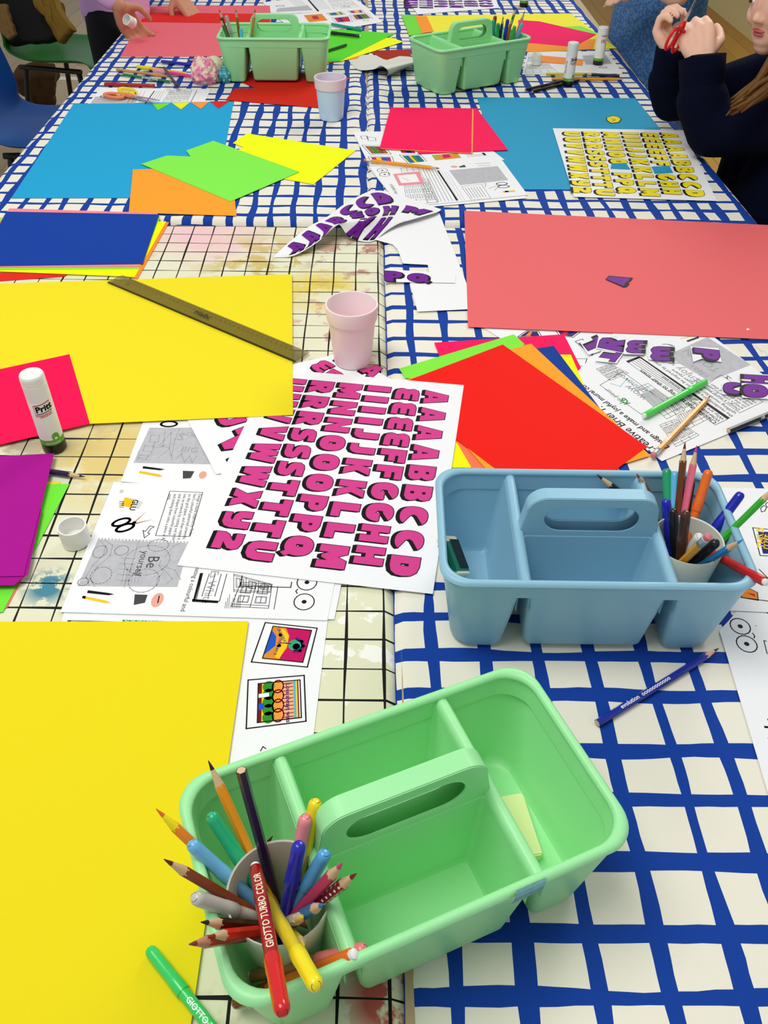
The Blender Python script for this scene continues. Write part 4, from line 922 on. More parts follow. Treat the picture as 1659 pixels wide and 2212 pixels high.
def glue(base, h, r_, label, face=-pi/2, top=True, lean=None):
    o = empty('glue_stick', base, label, 'glue stick')
    s = mesh('base_knob', *lathe([(r_ * .95, 0), (r_, .001), (r_, h * .12)], 32), BLK, o, None, True); bm_fix(s, .7)
    s = mesh('tube', *lathe([(r_ * .985, h * .12), (r_ * .985, h * .70), (r_ * .96, h * .71)], 32), M_PLW, o, None, True); bm_fix(s, .7)
    if top:
        prof = [(r_ * .99, h * .70), (r_ * .99, h * .88)]
        for k in range(4): z = h * (.885 + k * .022); prof += [(r_ * .99, z), (r_ * .955, z + h * .004), (r_ * .955, z + h * .010), (r_ * .985, z + h * .014)]
        prof += [(r_ * .97, h * .985), (r_ * .9, h)]
        s = mesh('cap', *lathe(prof, 32), M_PLW, o, None, True); bm_fix(s, .7)
    lb = mesh('green_band', *band(r_ * .997, 0, 2 * pi, h * .12, h * .19, 32), GRB, o); R = r_ * .997
    w_ = .022 / r_ * .8
    mesh('brand_panel', *band(R + .0001, face - .62, face + .85, h * .52, h * .665, 14, .18), LRED, o)
    bp_ = mesh('brand_panel', *band(R + .0002, face - .57, face + .80, h * .53, h * .655, 14, .18), M_PLW, o)
    mesh('brand_stripe', *band(R + .0003, face - .5, face + .8, h * .545, h * .555, 14, .18), INK, bp_)
    wrap('Pritt', R + .0003, h * .575, face - .47, h * .105, INK, bp_, .035, .18)
    wrap('ORIGINAL', R + .0001, h * .50, face - .3, h * .032, LRED, o, .02, .18)
    wrap('RECYCLED', R + .0002, h * .14, face - .5, h * .035, M_PLW, lb, .01)
    wrap('Glue stick 43g', R + .0001, h * .30, face - 1.25, h * .05, mat('label_grey', '#555560', .5), o, .01, 0, 'side_text', True)
    return o
def blob_on(o, R, face, h):   # green leaf mark on the label
    V, F = [], []
    for i in range(12): t = 2 * pi * i / 12; a = face + .45 + .34 * cos(t); V.append(((R) * cos(a), R * sin(a), h * .225 + h * .055 * sin(t)))
    mesh('leaf_mark', V, [tuple(range(12))], GRB, o)
B0 = W(119, 966, .002); g = glue(B0, .117, .0155, 'tall white glue stick standing in front of the hot pink card at left', -pi/2 + .35); blob_on(g, .0157, -pi/2 + .35, .117)
B0 = W(1226, 184, .001); g = glue(B0, .108, .0150, 'nearer of the two glue sticks right of the right caddy', -pi/2 + .35); blob_on(g, .0152, -pi/2 + .3, .108)
B0 = W(1291, 139, .001); g = glue(B0, .100, .0148, 'farther of the two glue sticks on the worksheet', -pi/2 + 2.3); wrap('(X)', .0150, .062, -pi/2 - .3, .011, LRED, g); wrap('Henkel', .0150, .077, -pi/2 - .3, .006, LRED, g)
B0 = W(1131, 14, .001); glue(B0, .11, .0155, 'glue stick cut by the top edge of the photo', 0)
def capbox(base, r_, h, label, up=True):
    o = empty('glue_cap', base, label, 'glue cap')
    prof = [(r_ * .9, 0), (r_, .001)]
    for k in range(3): z = h * (.08 + k * .09); prof += [(r_, z), (r_ * .97, z + .0007), (r_ * .97, z + .0013), (r_, z + .002)]
    prof += [(r_, h), (r_ * .9, h), (r_ * .88, h * .25), (.0005, h * .22)]
    s = mesh('cap_body', *lathe(prof, 30), M_PLW, o, None, True); bm_fix(s, .7); return o
capbox(W(166, 1170, .001), .0165, .026, 'empty white glue cap standing open on the checked cloth')
capbox(W(1158, 139, .002), .0145, .028, 'small white glue cap on the far right worksheet')
def cup(base, r0, r1, h, m_, label, band_z=None, mb=None, rot=None, name='cup'):
    o = empty(name, base, label, 'cup')
    if rot: o.rotation_euler = rot
    t = .0016; rb = (lambda z: r0 + (r1 - r0) * z / h)
    prof = [(r0 * .9, 0), (r0, .003)]
    if band_z: prof += [(rb(band_z) , band_z), (rb(band_z) + .0022, band_z + .0015)]; prof += [(r1 + .0018, h - .002), (r1 + .001, h), (r1 - .001, h)]
    else: prof += [(r1, h - .001), (r1 - .0005, h)]
    prof += [(r1 - t, h - .001), (r0 - t, .004), (.0005, .0035)]
    s = mesh('cup_wall', *lathe(prof, 48), m_, o, None, True); bm_fix(s, .6)
    if mb: s = mesh('upper_band', *lathe([(rb(band_z) + .0026, band_z + .0018), (r1 + .0023, h - .0015), (r1 + .001, h + .0003), (r1 - t - .0003, h - .001), (rb(band_z) - t, band_z)], 48, False, False), mb, o, None, True); bm_fix(s, .6)
    return o
cup(W(762, 780, .0024), .0285, .0375, .098, mat('cup_pink', '#FBE4E7', .35, sss=.1), 'pale pink plastic cup on the letter sheet by the seam', .074)
cup(W(716, 256, .0005), .030, .038, .098, mat('cup_blue', '#C9E1F6', .35, sss=.1), 'pale blue cup with a pinkish rim by the red card', .072, mat('cup_rim', '#F2DCE4', .35))

# putty ball, white lump, die
def blob(name, c, r_, m_, label, cat, seed, amp=.16, n=5):
    b = bmesh.new(); bmesh.ops.create_icosphere(b, subdivisions=n, radius=r_); rr = random.Random(seed)
    from mathutils import noise
    for v in b.verts:
        d = v.co.normalized(); k = 1 + amp * noise.noise(d * 3 + Vector((seed, 0, 0))) + amp * .6 * noise.noise(d * 9 + Vector((0, seed, 0))) + amp * .3 * noise.noise(d * 22); v.co = d * r_ * k
        if v.co.z < -r_ * .8: v.co.z = -r_ * .8
    for f in b.faces: f.smooth = True
    me = bpy.data.meshes.new(name); b.to_mesh(me); b.free(); me.materials.append(m_); o = link(name, me); o.location = c + Vector((0, 0, r_ * .8)); return tag(o, label, cat)
def two_tone(name, c1, c2, sc):
    M = mat(name, c1, .7); nt = M.node_tree; N = nt.nodes; b = N['Principled BSDF']; nz = N.new('ShaderNodeTexNoise'); nz.inputs['Scale'].default_value = sc; tc = N.new('ShaderNodeTexCoord'); nt.links.new(tc.outputs['Object'], nz.inputs['Vector'])
    r_ = N.new('ShaderNodeValToRGB'); r_.color_ramp.elements[0].position = .45; r_.color_ramp.elements[1].position = .58; r_.color_ramp.elements[0].color = lin(c1); r_.color_ramp.elements[1].color = lin(c2)
    nt.links.new(nz.outputs['Fac'], r_.inputs['Fac']); nt.links.new(r_.outputs['Color'], b.inputs['Base Color']); return M
blob('putty_ball', W(444, 180, 0), .036, two_tone('putty', '#F48CB0', '#F8E3C8', 60), 'lumpy pink and cream putty ball left of the left caddy', 'toy', 3, .2)
blob('putty_ball', W(466, 163, 0), .028, mat('putty_cream', '#F3EBCB', .7), 'smooth cream putty lump behind the pink one', 'toy', 5, .06)
o = empty('fidget_cube', W(488, 178, 0), 'teal fidget cube with round buttons beside the left caddy', 'toy', rz=.35); TEAL = mat('teal_plastic', '#3FB0BE', .3, spec=.6, coat=.3, bscale=90, var=.3)
b = bmesh.new(); bmesh.ops.create_cube(b, size=.037); bmesh.ops.bevel(b, geom=b.edges[:], offset=.008, segments=4, affect='EDGES'); me = bpy.data.meshes.new('cube_body'); b.to_mesh(me); b.free(); me.materials.append(TEAL)
for p in me.polygons: p.use_smooth = True
q = link('cube_body', me, o); q.location = (0, 0, .0187)
for sx, sz in ((-1, 1), (1, 1), (0, 0), (-1, -1), (1, -1)):
    s = mesh('button', *lathe([(.003, 0), (.0028, .0012), (.0015, .0018)], 14), mat('teal_light', '#7ED3DA', .3), o, None, True); s.rotation_euler = (pi/2, 0, 0); s.location = (sx * .008, -.0183, .0187 + sz * .008)
for sy in (-.007, .007):
    s = mesh('button', *lathe([(.003, 0), (.0028, .0012), (.0015, .0018)], 14), mat('teal_light', '', .3), o, None, True); s.rotation_euler = (0, pi/2, 0); s.location = (.0183, sy, .0187)
s = mesh('dial', *lathe([(.009, 0), (.009, .003), (.007, .004)], 20), TEAL, o, None, True); s.location = (0, 0, .037)

# ---------------------------------------------------------------- caddies
def rrect(x0, x1, y0, y1, r_, n=6):
    out = []; R4 = r_ if isinstance(r_, (list, tuple)) else (r_,) * 4
    for (cx_, cy_, sx, sy), a0, r_ in zip(((x1, y1, -1, -1), (x0, y1, 1, -1), (x0, y0, 1, 1), (x1, y0, -1, 1)), (0, 90, 180, 270), R4):
        for k in range(n + 1): a = radians(a0 + 90 * k / n); out.append((cx_ + sx * r_ + r_ * cos(a), cy_ + sy * r_ + r_ * sin(a)))
    return out
def loft(rings, cap0=True, cap1=False):
    V, F = [], []; n = len(rings[0][0])
    for R_, z in rings: V += [(x, y, z) for x, y in R_]
    for k in range(len(rings) - 1):
        for i in range(n): j = (i + 1) % n; F.append((k*n+i, k*n+j, (k+1)*n+j, (k+1)*n+i))
    if cap0: F.append(tuple(range(n))[::-1])
    if cap1: F.append(tuple((len(rings)-1)*n + i for i in range(n)))
    return V, F
CL, CW, CH, DX = .1545, .0875, .115, .071
def caddy(loc, rz, m_, label, wear=False):
    o = empty('craft_caddy', loc, label, 'caddy', rz=rz); T = .0028; parts = []
    def pocket(xt0, xt1, xb0, xb1, yt0, yt1, yb0, yb1, ztop, zfoot=0, rr=(.02,) * 4):
        def rg(z, ins):
            f = z / CH
            return rrect(xb0 + (xt0 - xb0) * f + ins, xb1 + (xt1 - xb1) * f - ins, yb0 + (yt0 - yb0) * f + ins, yb1 + (yt1 - yb1) * f - ins, [max(.0035, (q * (1 if q > .01 else (1.6 - .8 * f))) - ins * .5) for q in rr], 6)
        rings = [(rg(zfoot, .006), zfoot), (rg(zfoot + .002, .0018), zfoot + .002), (rg(zfoot + .006, 0), zfoot + .006), (rg(ztop, 0), ztop), (rg(ztop, T), ztop), (rg(zfoot + .010, T), zfoot + .010), (rg(zfoot + .005, T + .003), zfoot + .005), (rg(zfoot + .004, T + .009), zfoot + .004)]
        V, F = loft(rings, True, True); return V, F
    zt = CH - .011; EX, EY, BX, BY = CL - .003, CW - .003, CL - .018, CW - .016
    for s_ in (-1, 1):
        x0, x1 = sorted((s_ * EX, s_ * (DX + .002))); b0, b1 = sorted((s_ * BX, s_ * (DX + .014)))
        parts.append(pocket(x0, x1, b0, b1, -EY, EY, -BY, BY, zt, 0, (.023, .005, .005, .023) if s_ > 0 else (.005, .023, .023, .005)))
    parts.append(pocket(-DX + .002, DX - .002, -DX + .010, DX - .010, -EY, -.0065, -BY, -.0075, zt, .004, (.005,) * 4)); parts.append(pocket(-DX + .002, DX - .002, -DX + .010, DX - .010, .0065, EY, .0075, BY, zt, .004, (.005,) * 4))
    V, F = join(parts); s = mesh('body', V, F, m_, o); bm_fix(s, .75)
    # continuous upper shell, from the top of the slots to the rim
    def sr(z, g): f = z / CH; return rrect(-(BX + (CL - .003 - BX) * f) - g, (BX + (CL - .003 - BX) * f) + g, -(BY + (CW - .003 - BY) * f) - g, (BY + (CW - .003 - BY) * f) + g, .026, 8)
    z0 = CH - .024
    V, F = loft([(sr(z0, -T), z0), (sr(z0, .0006), z0), (sr(CH - .004, .0006), CH - .004), (sr(CH - .004, -T - .0008), CH - .004), (sr(z0, -T - .0008), z0)], False, False); s = mesh('upper_wall', V, F, m_, o); bm_fix(s, .75)
    # rim lip
    rings = []
    for k in range(11):
        a = pi * 2 * k / 10; rings.append((sr(CH - .0045, -.0008 + .0042 * cos(a)), CH - .0035 + .0042 * sin(a)))
    V, F = loft(rings, False, False); s = mesh('rim', V, F, m_, o, None, True); bm_fix(s)
    # dividers
    for s_ in (-1, 1):
        rs = []
        for y in [-(CW - .006) + (2 * CW - .012) * k / 10 for k in range(11)]:
            lift = .0
            for x, z in ((-.0063, -.040), (-.0056, -.003), (-.0036, .0012), (0, .0022), (.0036, .0012), (.0056, -.003), (.0063, -.040)): rs.append((s_ * DX + x, y, CH - .006 + z + lift))
        F = [(k*7+i, k*7+i+1, (k+1)*7+i+1, (k+1)*7+i) for k in range(10) for i in range(6)]; s = mesh('divider', rs, F, m_, o, None, True); bm_fix(s)
    # handle: plate with a long slot
    top = CH + .040; hw = DX - .005; hz = CH + .0125; hh = .0155; hx = DX - .027
    def hit(pts, d):
        best = None
        for a, b in zip(pts, pts[1:] + pts[:1]):
            a = Vector((a[0], a[1] - hz)); b = Vector((b[0], b[1] - hz)); e = b - a; dn = d.x * e.y - d.y * e.x
            if abs(dn) < 1e-12: continue
            t = (a.x * e.y - a.y * e.x) / dn; u = (a.x * d.y - a.y * d.x) / dn
            if t > 0 and -1e-6 <= u <= 1 + 1e-6 and (best is None or t > best): best = t
        return (d.x * best, hz + d.y * best)
    out = [(-DX + .001, CH - .035), (DX - .001, CH - .035), (DX - .001, CH - .004)] + [(hw - .020 + .020 * cos(radians(t)), top - .020 + .020 * sin(radians(t))) for t in range(0, 91, 10)] + [(-hw + .020 + .020 * cos(radians(t)), top - .020 + .020 * sin(radians(t))) for t in range(90, 181, 10)] + [(-DX + .001, CH - .004)]
    hole = [(hx - hh + hh * cos(radians(t)) * 1.2, hz + hh * sin(radians(t))) for t in range(-90, 91, 10)] + [(-hx + hh + hh * cos(radians(t)) * 1.2, hz + hh * sin(radians(t))) for t in range(90, 271, 10)]
    ang = sorted({math.atan2(p[1] - hz, p[0]) for p in out + hole}); n_ = len(ang); V = []
    for y in (-.0085, .0085, -.0067, .0067):
        for lp in (out, hole):
            for a in ang: p = hit(lp, Vector((cos(a), sin(a)))); V.append((p[0], y, p[1]))
    F = []
    for i in range(n_):
        j = (i + 1) % n_; F += [(i, j, n_ + j, n_ + i), (2*n_ + i, 3*n_ + i, 3*n_ + j, 2*n_ + j), (i, 2*n_ + i, 2*n_ + j, j), (n_ + i, n_ + j, 5*n_ + j, 5*n_ + i), (3*n_ + i, 7*n_ + i, 7*n_ + j, 3*n_ + j), (4*n_ + i, 5*n_ + i, 5*n_ + j, 4*n_ + j), (6*n_ + i, 6*n_ + j, 7*n_ + j, 7*n_ + i)]
    t_ = mesh('h', V, F, m_); bm_fix(t_); b = bmesh.new(); b.from_mesh(t_.data); bmesh.ops.remove_doubles(b, verts=b.verts, dist=1e-5)
    ed = [e for e in b.edges if len(e.link_faces) == 2 and e.calc_face_angle(0) > 1.2 and abs(e.verts[0].co.y - e.verts[1].co.y) < 1e-5]
    bmesh.ops.bevel(b, geom=ed, offset=.0032, segments=3, affect='EDGES', clamp_overlap=True); me = bpy.data.meshes.new('handle'); b.to_mesh(me); b.free(); bpy.data.objects.remove(t_)
    me.materials.clear(); me.materials.append(m_); s = link('handle', me, o); bm_fix(s, .6)
    if wear:
        V, F = [], []
        n = 8
        for k in range(n + 1):
            y = -(CW - .0012); x = DX - .028 + .024 * k / n
            for a in (-.2, .25, .6, 1.0, 1.4): V.append((x + .004 * a, y - .0046 * cos(a * 1.2), CH - .0033 + .0046 * sin(a * 1.2)))
        F = [(k*5+i, (k+1)*5+i, (k+1)*5+i+1, k*5+i+1) for k in range(n) for i in range(4)]; mesh('tape_patch', V, F, mat('tape', '#6FA9A8', .4, var=.5, bscale=200), o)
    return o
GREEN_C = mat('caddy_green', '#A2EDA6', .38, sss=.0); BLUE_C = mat('caddy_blue', '#92C2D8', .38)
C1 = caddy(Vector((.016, .307, TT + .0008)), radians(23.1), GREEN_C, 'mint green caddy in the foreground full of pencils', True)
C2 = caddy(Vector((.209, .621, TT + .0008)), radians(-.3), BLUE_C, 'grey-blue plastic caddy right of the letter sheet')
C3 = caddy(Vector((-.316, 2.60, TT + .0018)), radians(.8), GREEN_C, 'mint green caddy on the far left table')
C4 = caddy(Vector((.222, 2.555, TT + .0008)), radians(30), GREEN_C, 'mint green caddy, turned, on the far right table')
def cw(C, x, y, z=0): 
    a = C.rotation_euler.z; return Vector((C.location.x + x * cos(a) - y * sin(a), C.location.y + x * sin(a) + y * cos(a), C.location.z + z))
# cups inside
CUPM = mat('cup_stone', '#E4E6D6', .4)
k1 = W(603, 1925, .107); k1.z = TT + .006; cup(k1, .029, .0375, .102, CUPM, 'off-white cup of pencils inside the foreground green caddy')
k2 = W(1487, 1166, .107); k2.z = TT + .006; cup(k2, .027, .036, .102, CUPM, 'off-white cup of pens inside the grey-blue caddy')
def hold(kc, px, kind, col, label, L_=None, group=None, zt=.010, pull=.016, **kw):
    L_ = L_ or (.172 if kind == 'p' else .141)
    tp = W(px[0], px[1], .13); dr = Vector((tp.x - kc.x, tp.y - kc.y)); dr = dr.normalized() if dr.length > 1e-4 else Vector((1, 0))
    Q = Vector((kc.x - dr.x * pull, kc.y - dr.y * pull, kc.z + zt)); T_ = stuck(px, Q, L_)
    d = (T_ - Q).normalized()
    Q = T_ - d * L_
    if Q.z < kc.z + .005: Q.z = kc.z + .005
    f = pencil if kind == 'p' else marker
    if kw.pop('flip', False): return f(T_, Q, col, label, group=group, **kw)
    return f(Q, T_, col, label, group=group, **kw)
gr = 'pencils and pens in the foreground caddy cup'
hold(k1, (450,1643), 'p', '#F79A17', 'orange pencil with black tip standing tallest in the foreground cup', group=gr)
hold(k1, (521,1664), 'p', '#2A1140', 'dark purple pencil, blunt end up, in the foreground cup', group=gr, flip=True, pull=-.012)
hold(k1, (453,1757), 'm', '#1FB57A', 'sea green felt pen in the foreground cup', group=gr)
hold(k1, (337,1747), 'p', '#F98A16', 'orange pencil with yellow wood and red-orange tip in the foreground cup', lead='#E8702A', wood='#F5E510', group=gr)
hold(k1, (410,1820), 'm', '#6FB7E3', 'light blue felt pen leaning left in the foreground cup', group=gr, text=('GIOTTO', .009, .045, pi/2, '#223', 1) if False else None)
hold(k1, (354,1856), 'p', '#8A3D1A', 'brown pencil leaning left in the foreground cup', lead='#5A2A1C', group=gr)
hold(k1, (418,1938), 'm', '#C7C6BC', 'silver-grey felt pen leaning left in the foreground cup', group=gr)
hold(k1, (434,1992), 'p', '#38130F', 'dark maroon pencil with black tip in the foreground cup', group=gr, L_=.15)
hold(k1, (408,2040), 'p', '#A3402A', 'red-brown pencil reaching furthest left in the foreground cup', lead='#8A3A2A', wood='#C88A70', group=gr)
hold(k1, (449,2024), 'p', '#E3241A', 'bright red pencil at the left of the foreground cup', lead='#A32A1A', group=gr, L_=.155)
hold(k1, (657,2044), 'p', '#E9D21C', 'yellow pencil with its tip toward the viewer in the foreground cup', lead='#E8C81C', group=gr, L_=.15)
hold(k1, (654,1982), 'p', '#E6E0C0', 'pale pencil with yellow lead in the foreground cup', lead='#E8D020', group=gr, L_=.14)
hold(k1, (699,1953), 'p', '#2C7DB5', 'blue pencil with blue lead in the foreground cup', lead='#2F7FC0', group=gr, L_=.15)
hold(k1, (770,1887), 'p', '#8E1220', 'dark red pencil with white dots in the foreground cup', lead='#7A1A20', dots=True, group=gr)
hold(k1, (740,1864), 'p', '#C93360', 'crimson pencil with pink tip in the foreground cup', lead='#D23A7A', group=gr)
hold(k1, (704,1841), 'm', '#52A9DC', 'sky blue felt pen leaning right in the foreground cup', group=gr)
hold(k1, (647,1822), 'm', '#1F2BB4', 'royal blue felt pen in the foreground cup', group=gr)
hold(k1, (661,1762), 'm', '#F08F98', 'pink felt pen leaning right in the foreground cup', group=gr)
hold(k1, (683,1728), 'm', '#F7DE1C', 'yellow felt pen behind the pink one in the foreground cup', group=gr, L_=.150)
def over(pa, za, pb, L_, col, label, **kw):
    a = W(*pa, za); best = None
    for k in range(200):
        z = .02 + k * .0012; b = W(*pb, z); e = abs((b - a).length - L_)
        if best is None or e < best[0]: best = (e, b)
    return marker(a, best[1], col, label, **kw)
over((551,1870), .108, (611,2190), .141, '#A9161C', 'dark red felt pen lying over the front of the foreground cup', cap_col='#D3191B', text=('GIOTTO TURBO COLOR', .0068, .092, -pi/2 + .25, '#F4E9C8', 1), group=gr)
over((572,1935), .085, (684,2131), .141, '#E3CE26', 'yellow felt pen tipping out over the front of the foreground cup', cap_col='#F7E414', group=gr)
a = W(549,2150,.030); b = W(766,2060,.118); marker(b, b + (a - b).normalized() * .141, '#E0701E', 'orange felt pen with brown cap lying in the front of the foreground caddy', cap_col='#7A3A18', smile=False)  # brown cap colour is painted shade on the low end of an orange pen
a = W(541,2110,.030); b = W(790,2050,.112); marker(a, b, '#B77A4C', 'tan felt pen with pink cap behind the orange one', cap_col='#F07F80')
a = cw(C1, -.075, .03, .012); pencil(cw(C1, -.115, .05, .01), W(589,1806,.05), '#7A1F28', 'small dark red pencil behind the foreground cup', lead='#5A1820')
# erasers
def eraser(c, rz, L_, w_, h, m1, m2, label, rot=None, sl=.6):
    o = empty('eraser', c, label, 'eraser'); o.rotation_euler = rot or (0, 0, rz)
    def bx(n, x0, x1, g, m_):
        b = bmesh.new(); bmesh.ops.create_cube(b, size=1)
        for v in b.verts: v.co = Vector(((v.co.x + .5) * (x1 - x0) + x0, v.co.y * (w_ + g), v.co.z * (h + g) + h / 2))
        bmesh.ops.bevel(b, geom=b.edges[:], offset=.0012, segments=2, affect='EDGES'); me = bpy.data.meshes.new(n); b.to_mesh(me); b.free(); me.materials.append(m_); return link(n, me, o)
    bx('rubber', -L_/2, L_/2, 0, m1)
    if m2: bx('sleeve', -L_/2 + .006, -L_/2 + .006 + L_ * sl, .0012, m2)
    return o
e = W(1120, 1782, .018); q1 = W(1104,1716,.018); q2 = W(1147,1850,.018)
eraser(Vector(((q1.x+q2.x)/2, (q1.y+q2.y)/2, TT + .0062)), math.atan2(q2.y-q1.y, q2.x-q1.x), (q2-q1).length, .021, .012, mat('eraser_cream', '#F3F2B4', .7), None, 'pale yellow block eraser in the right pocket of the foreground caddy')
ea, eb = W(955, 1166, .070), W(986, 1250, .050); ed_ = (eb - ea).normalized(); en = Vector((.75, -.35, .55)); en = (en - ed_ * en.dot(ed_)).normalized()
o = eraser((ea + eb) / 2, 0, (eb - ea).length, .024, .011, mat('eraser_white', '#EDE9D0', .7), mat('eraser_sleeve', '#14795C', .5), 'eraser with green sleeve leaning in the left pocket of the blue caddy', sl=.80)
o.rotation_mode = 'QUATERNION'; o.rotation_quaternion = Matrix((ed_, en.cross(ed_), en)).transposed().to_quaternion()
mesh('black_label', [(-.018, -.004, .0119), (.016, -.004, .0119), (.016, .012, .0119), (-.018, .012, .0119)], [(0, 1, 2, 3)], BLK, o)
o = mesh('sharpener', *join([box(0, 0, 0, .026, .014, .011), box(.004, .003, .011, .022, .011, .0125)]), BLK); o.location = cw(C1, .048, .042, .006); o.rotation_euler = (0, 0, .9); tag(o, 'black pencil sharpener seen through the handle slot of the foreground caddy', 'sharpener')
# blue caddy contents
gr = 'pencils and pens in the blue caddy cup'
a = cw(C2, .066, .030, .030); pencil(W(1383,1100,.075) + (W(1383,1100,.075) - W(1289,1025,.118)) * .7, W(1289,1025,.118), '#17181A', 'black pencil leaning in the back pocket of the blue caddy')
T_ = W(1375,1023,.125); pencil(T_ + (W(1403,1070,.085) - T_).normalized() * .15, T_, '#E2702A', 'orange pencil leaning in the back pocket of the blue caddy', lead='#C9482A')
for px, kd, col, lb, kw in (((1440,1012), 'm', '#1FA06A', 'green felt pen at the back of the blue caddy cup', {}), ((1458,1018), 'm', '#5FB9E6', 'light blue felt pen at the back of the blue caddy cup', {}),
    ((1480,954), 'p', '#6E3413', 'brown pencil standing tallest in the blue caddy cup', dict(lead='#5E3013')), ((1505,962), 'p', '#F0708E', 'pink pencil beside the tall brown one in the blue caddy cup', dict(lead='#D83A90')),
    ((1493,1034), 'm', '#17171A', 'black felt pen with hexagonal cap in the blue caddy cup', dict(smile=False, text=('BEROL', .010, .06, -pi/2, '#FFFFFF', 1))), ((1532,1015), 'm', '#EE6E1C', 'orange felt pen in the blue caddy cup', dict(smile=False)),
    ((1603,1064), 'm', '#101CB0', 'royal blue felt pen leaning right in the blue caddy cup', dict(smile=False)), ((1682,1046), 'p', '#34B22A', 'bright green pencil leaning right out of the blue caddy cup', dict(L_=.178)),
    ((1606,1165), 'p', '#2E83C0', 'blue pencil leaning right in the blue caddy cup', dict(lead='#3A90D8', L_=.15)), ((1454,1099), 'm', '#141416', 'black felt pen with white cross end in the blue caddy cup', dict(smile=False, L_=.120)),
    ((1438,1078), 'm', '#1624B4', 'dark blue felt pen at the left of the blue caddy cup', dict(L_=.125)), ((1482,1105), 'm', '#4A2A18', 'dark brown felt pen at the front of the blue caddy cup', {}),
    ((1512,1157), 'm', '#E4E6E4', 'clear white felt pen at the front of the blue caddy cup', dict(L_=.125)), ((1549,1170), 'm', '#151518', 'short black pen pointing at the viewer in the blue caddy cup', dict(L_=.125, smile=False))):
    hold(k2, px, kd, col, lb, group=gr, **kw)
tp = W(1532,1157,.13); Q = Vector((k2.x - .02, k2.y + .005, k2.z + .01)); T_ = stuck((1532,1157), Q, .145); pencil(T_, Q, '#EBA32A', 'yellow pencil, pink eraser up, in the blue caddy cup', eraser=True, group=gr)
a = W(1656,1259,.125); b = W(1470,1158,.06); marker(a, a + (b - a).normalized() * .141, '#C3161A', 'red felt pen reaching over the right rim of the blue caddy', smile=False)
# far caddies' contents
def inpocket(C, x, y, px, kind, col, lb, L_=None, **kw):
    Q = cw(C, x, y, .008); L_ = L_ or (.172 if kind == 'p' else .141); T_ = stuck(px, Q, L_)
    if kind == 'p': pencil(Q, T_, col, lb, **kw)
    else: marker(Q, T_, col, lb, **kw)
g3 = 'pencils in the far left caddy'; g4 = 'pencils and pens in the far right caddy'
for x, y, px, k, c, lb, kw in ((-.11, .02, (473,20), 'p', '#7E2A20', 'maroon pencil in the far left caddy', {}), (-.10, 0, (488,33), 'm', '#A9A9A6', 'grey felt pen in the far left caddy', {}), (-.10, .03, (509,20), 'p', '#B5682E', 'orange-brown pencil in the far left caddy', dict(lead='#7A3A20')),
    (-.10, -.03, (475,38), 'p', '#3F7A3A', 'green pencil at the left corner of the far left caddy', {}), (-.09, -.04, (520,60), 'm', '#4FC0DC', 'light blue felt pen in the far left caddy', dict(L_=.10)), (-.09, .0, (551,20), 'p', '#C98A4A', 'tan pencil beside the handle of the far left caddy', {})):
    inpocket(C3, x, y, px, k, c, lb, group=g3, **kw)
for x, y, px, k, c, lb, kw in ((.10, .04, (1070,34), 'm', '#B2202A', 'red felt pen in the far right caddy', {}), (.10, .01, (1066,42), 'm', '#2AA58E', 'teal felt pen in the far right caddy', {}), (.10, 0, (1076,50), 'm', '#1E9A5C', 'green felt pen at the front of the far right caddy', {}),
    (.11, .02, (1087,35), 'p', '#26205C', 'navy pencil in the far right caddy', {}), (.11, 0, (1097,41), 'm', '#2338B4', 'dark blue felt pen in the far right caddy', {}), (.12, .01, (1107,35), 'p', '#C8643A', 'rust pencil in the far right caddy', {}),
    (.12, .03, (1116,14), 'p', '#4FA83A', 'green pencil, tallest in the far right caddy', {}), (.12, .0, (1134,23), 'p', '#E58A94', 'pink pencil leaning right in the far right caddy', {}), (.12, -.02, (1112,56), 'm', '#39B24A', 'bright green felt pen in the far right caddy', {}), (.12, -.01, (1128,50), 'm', '#7FB2E2', 'light blue felt pen in the far right caddy', {})):
    inpocket(C4, x, y, px, k, c, lb, group=g4, **kw)

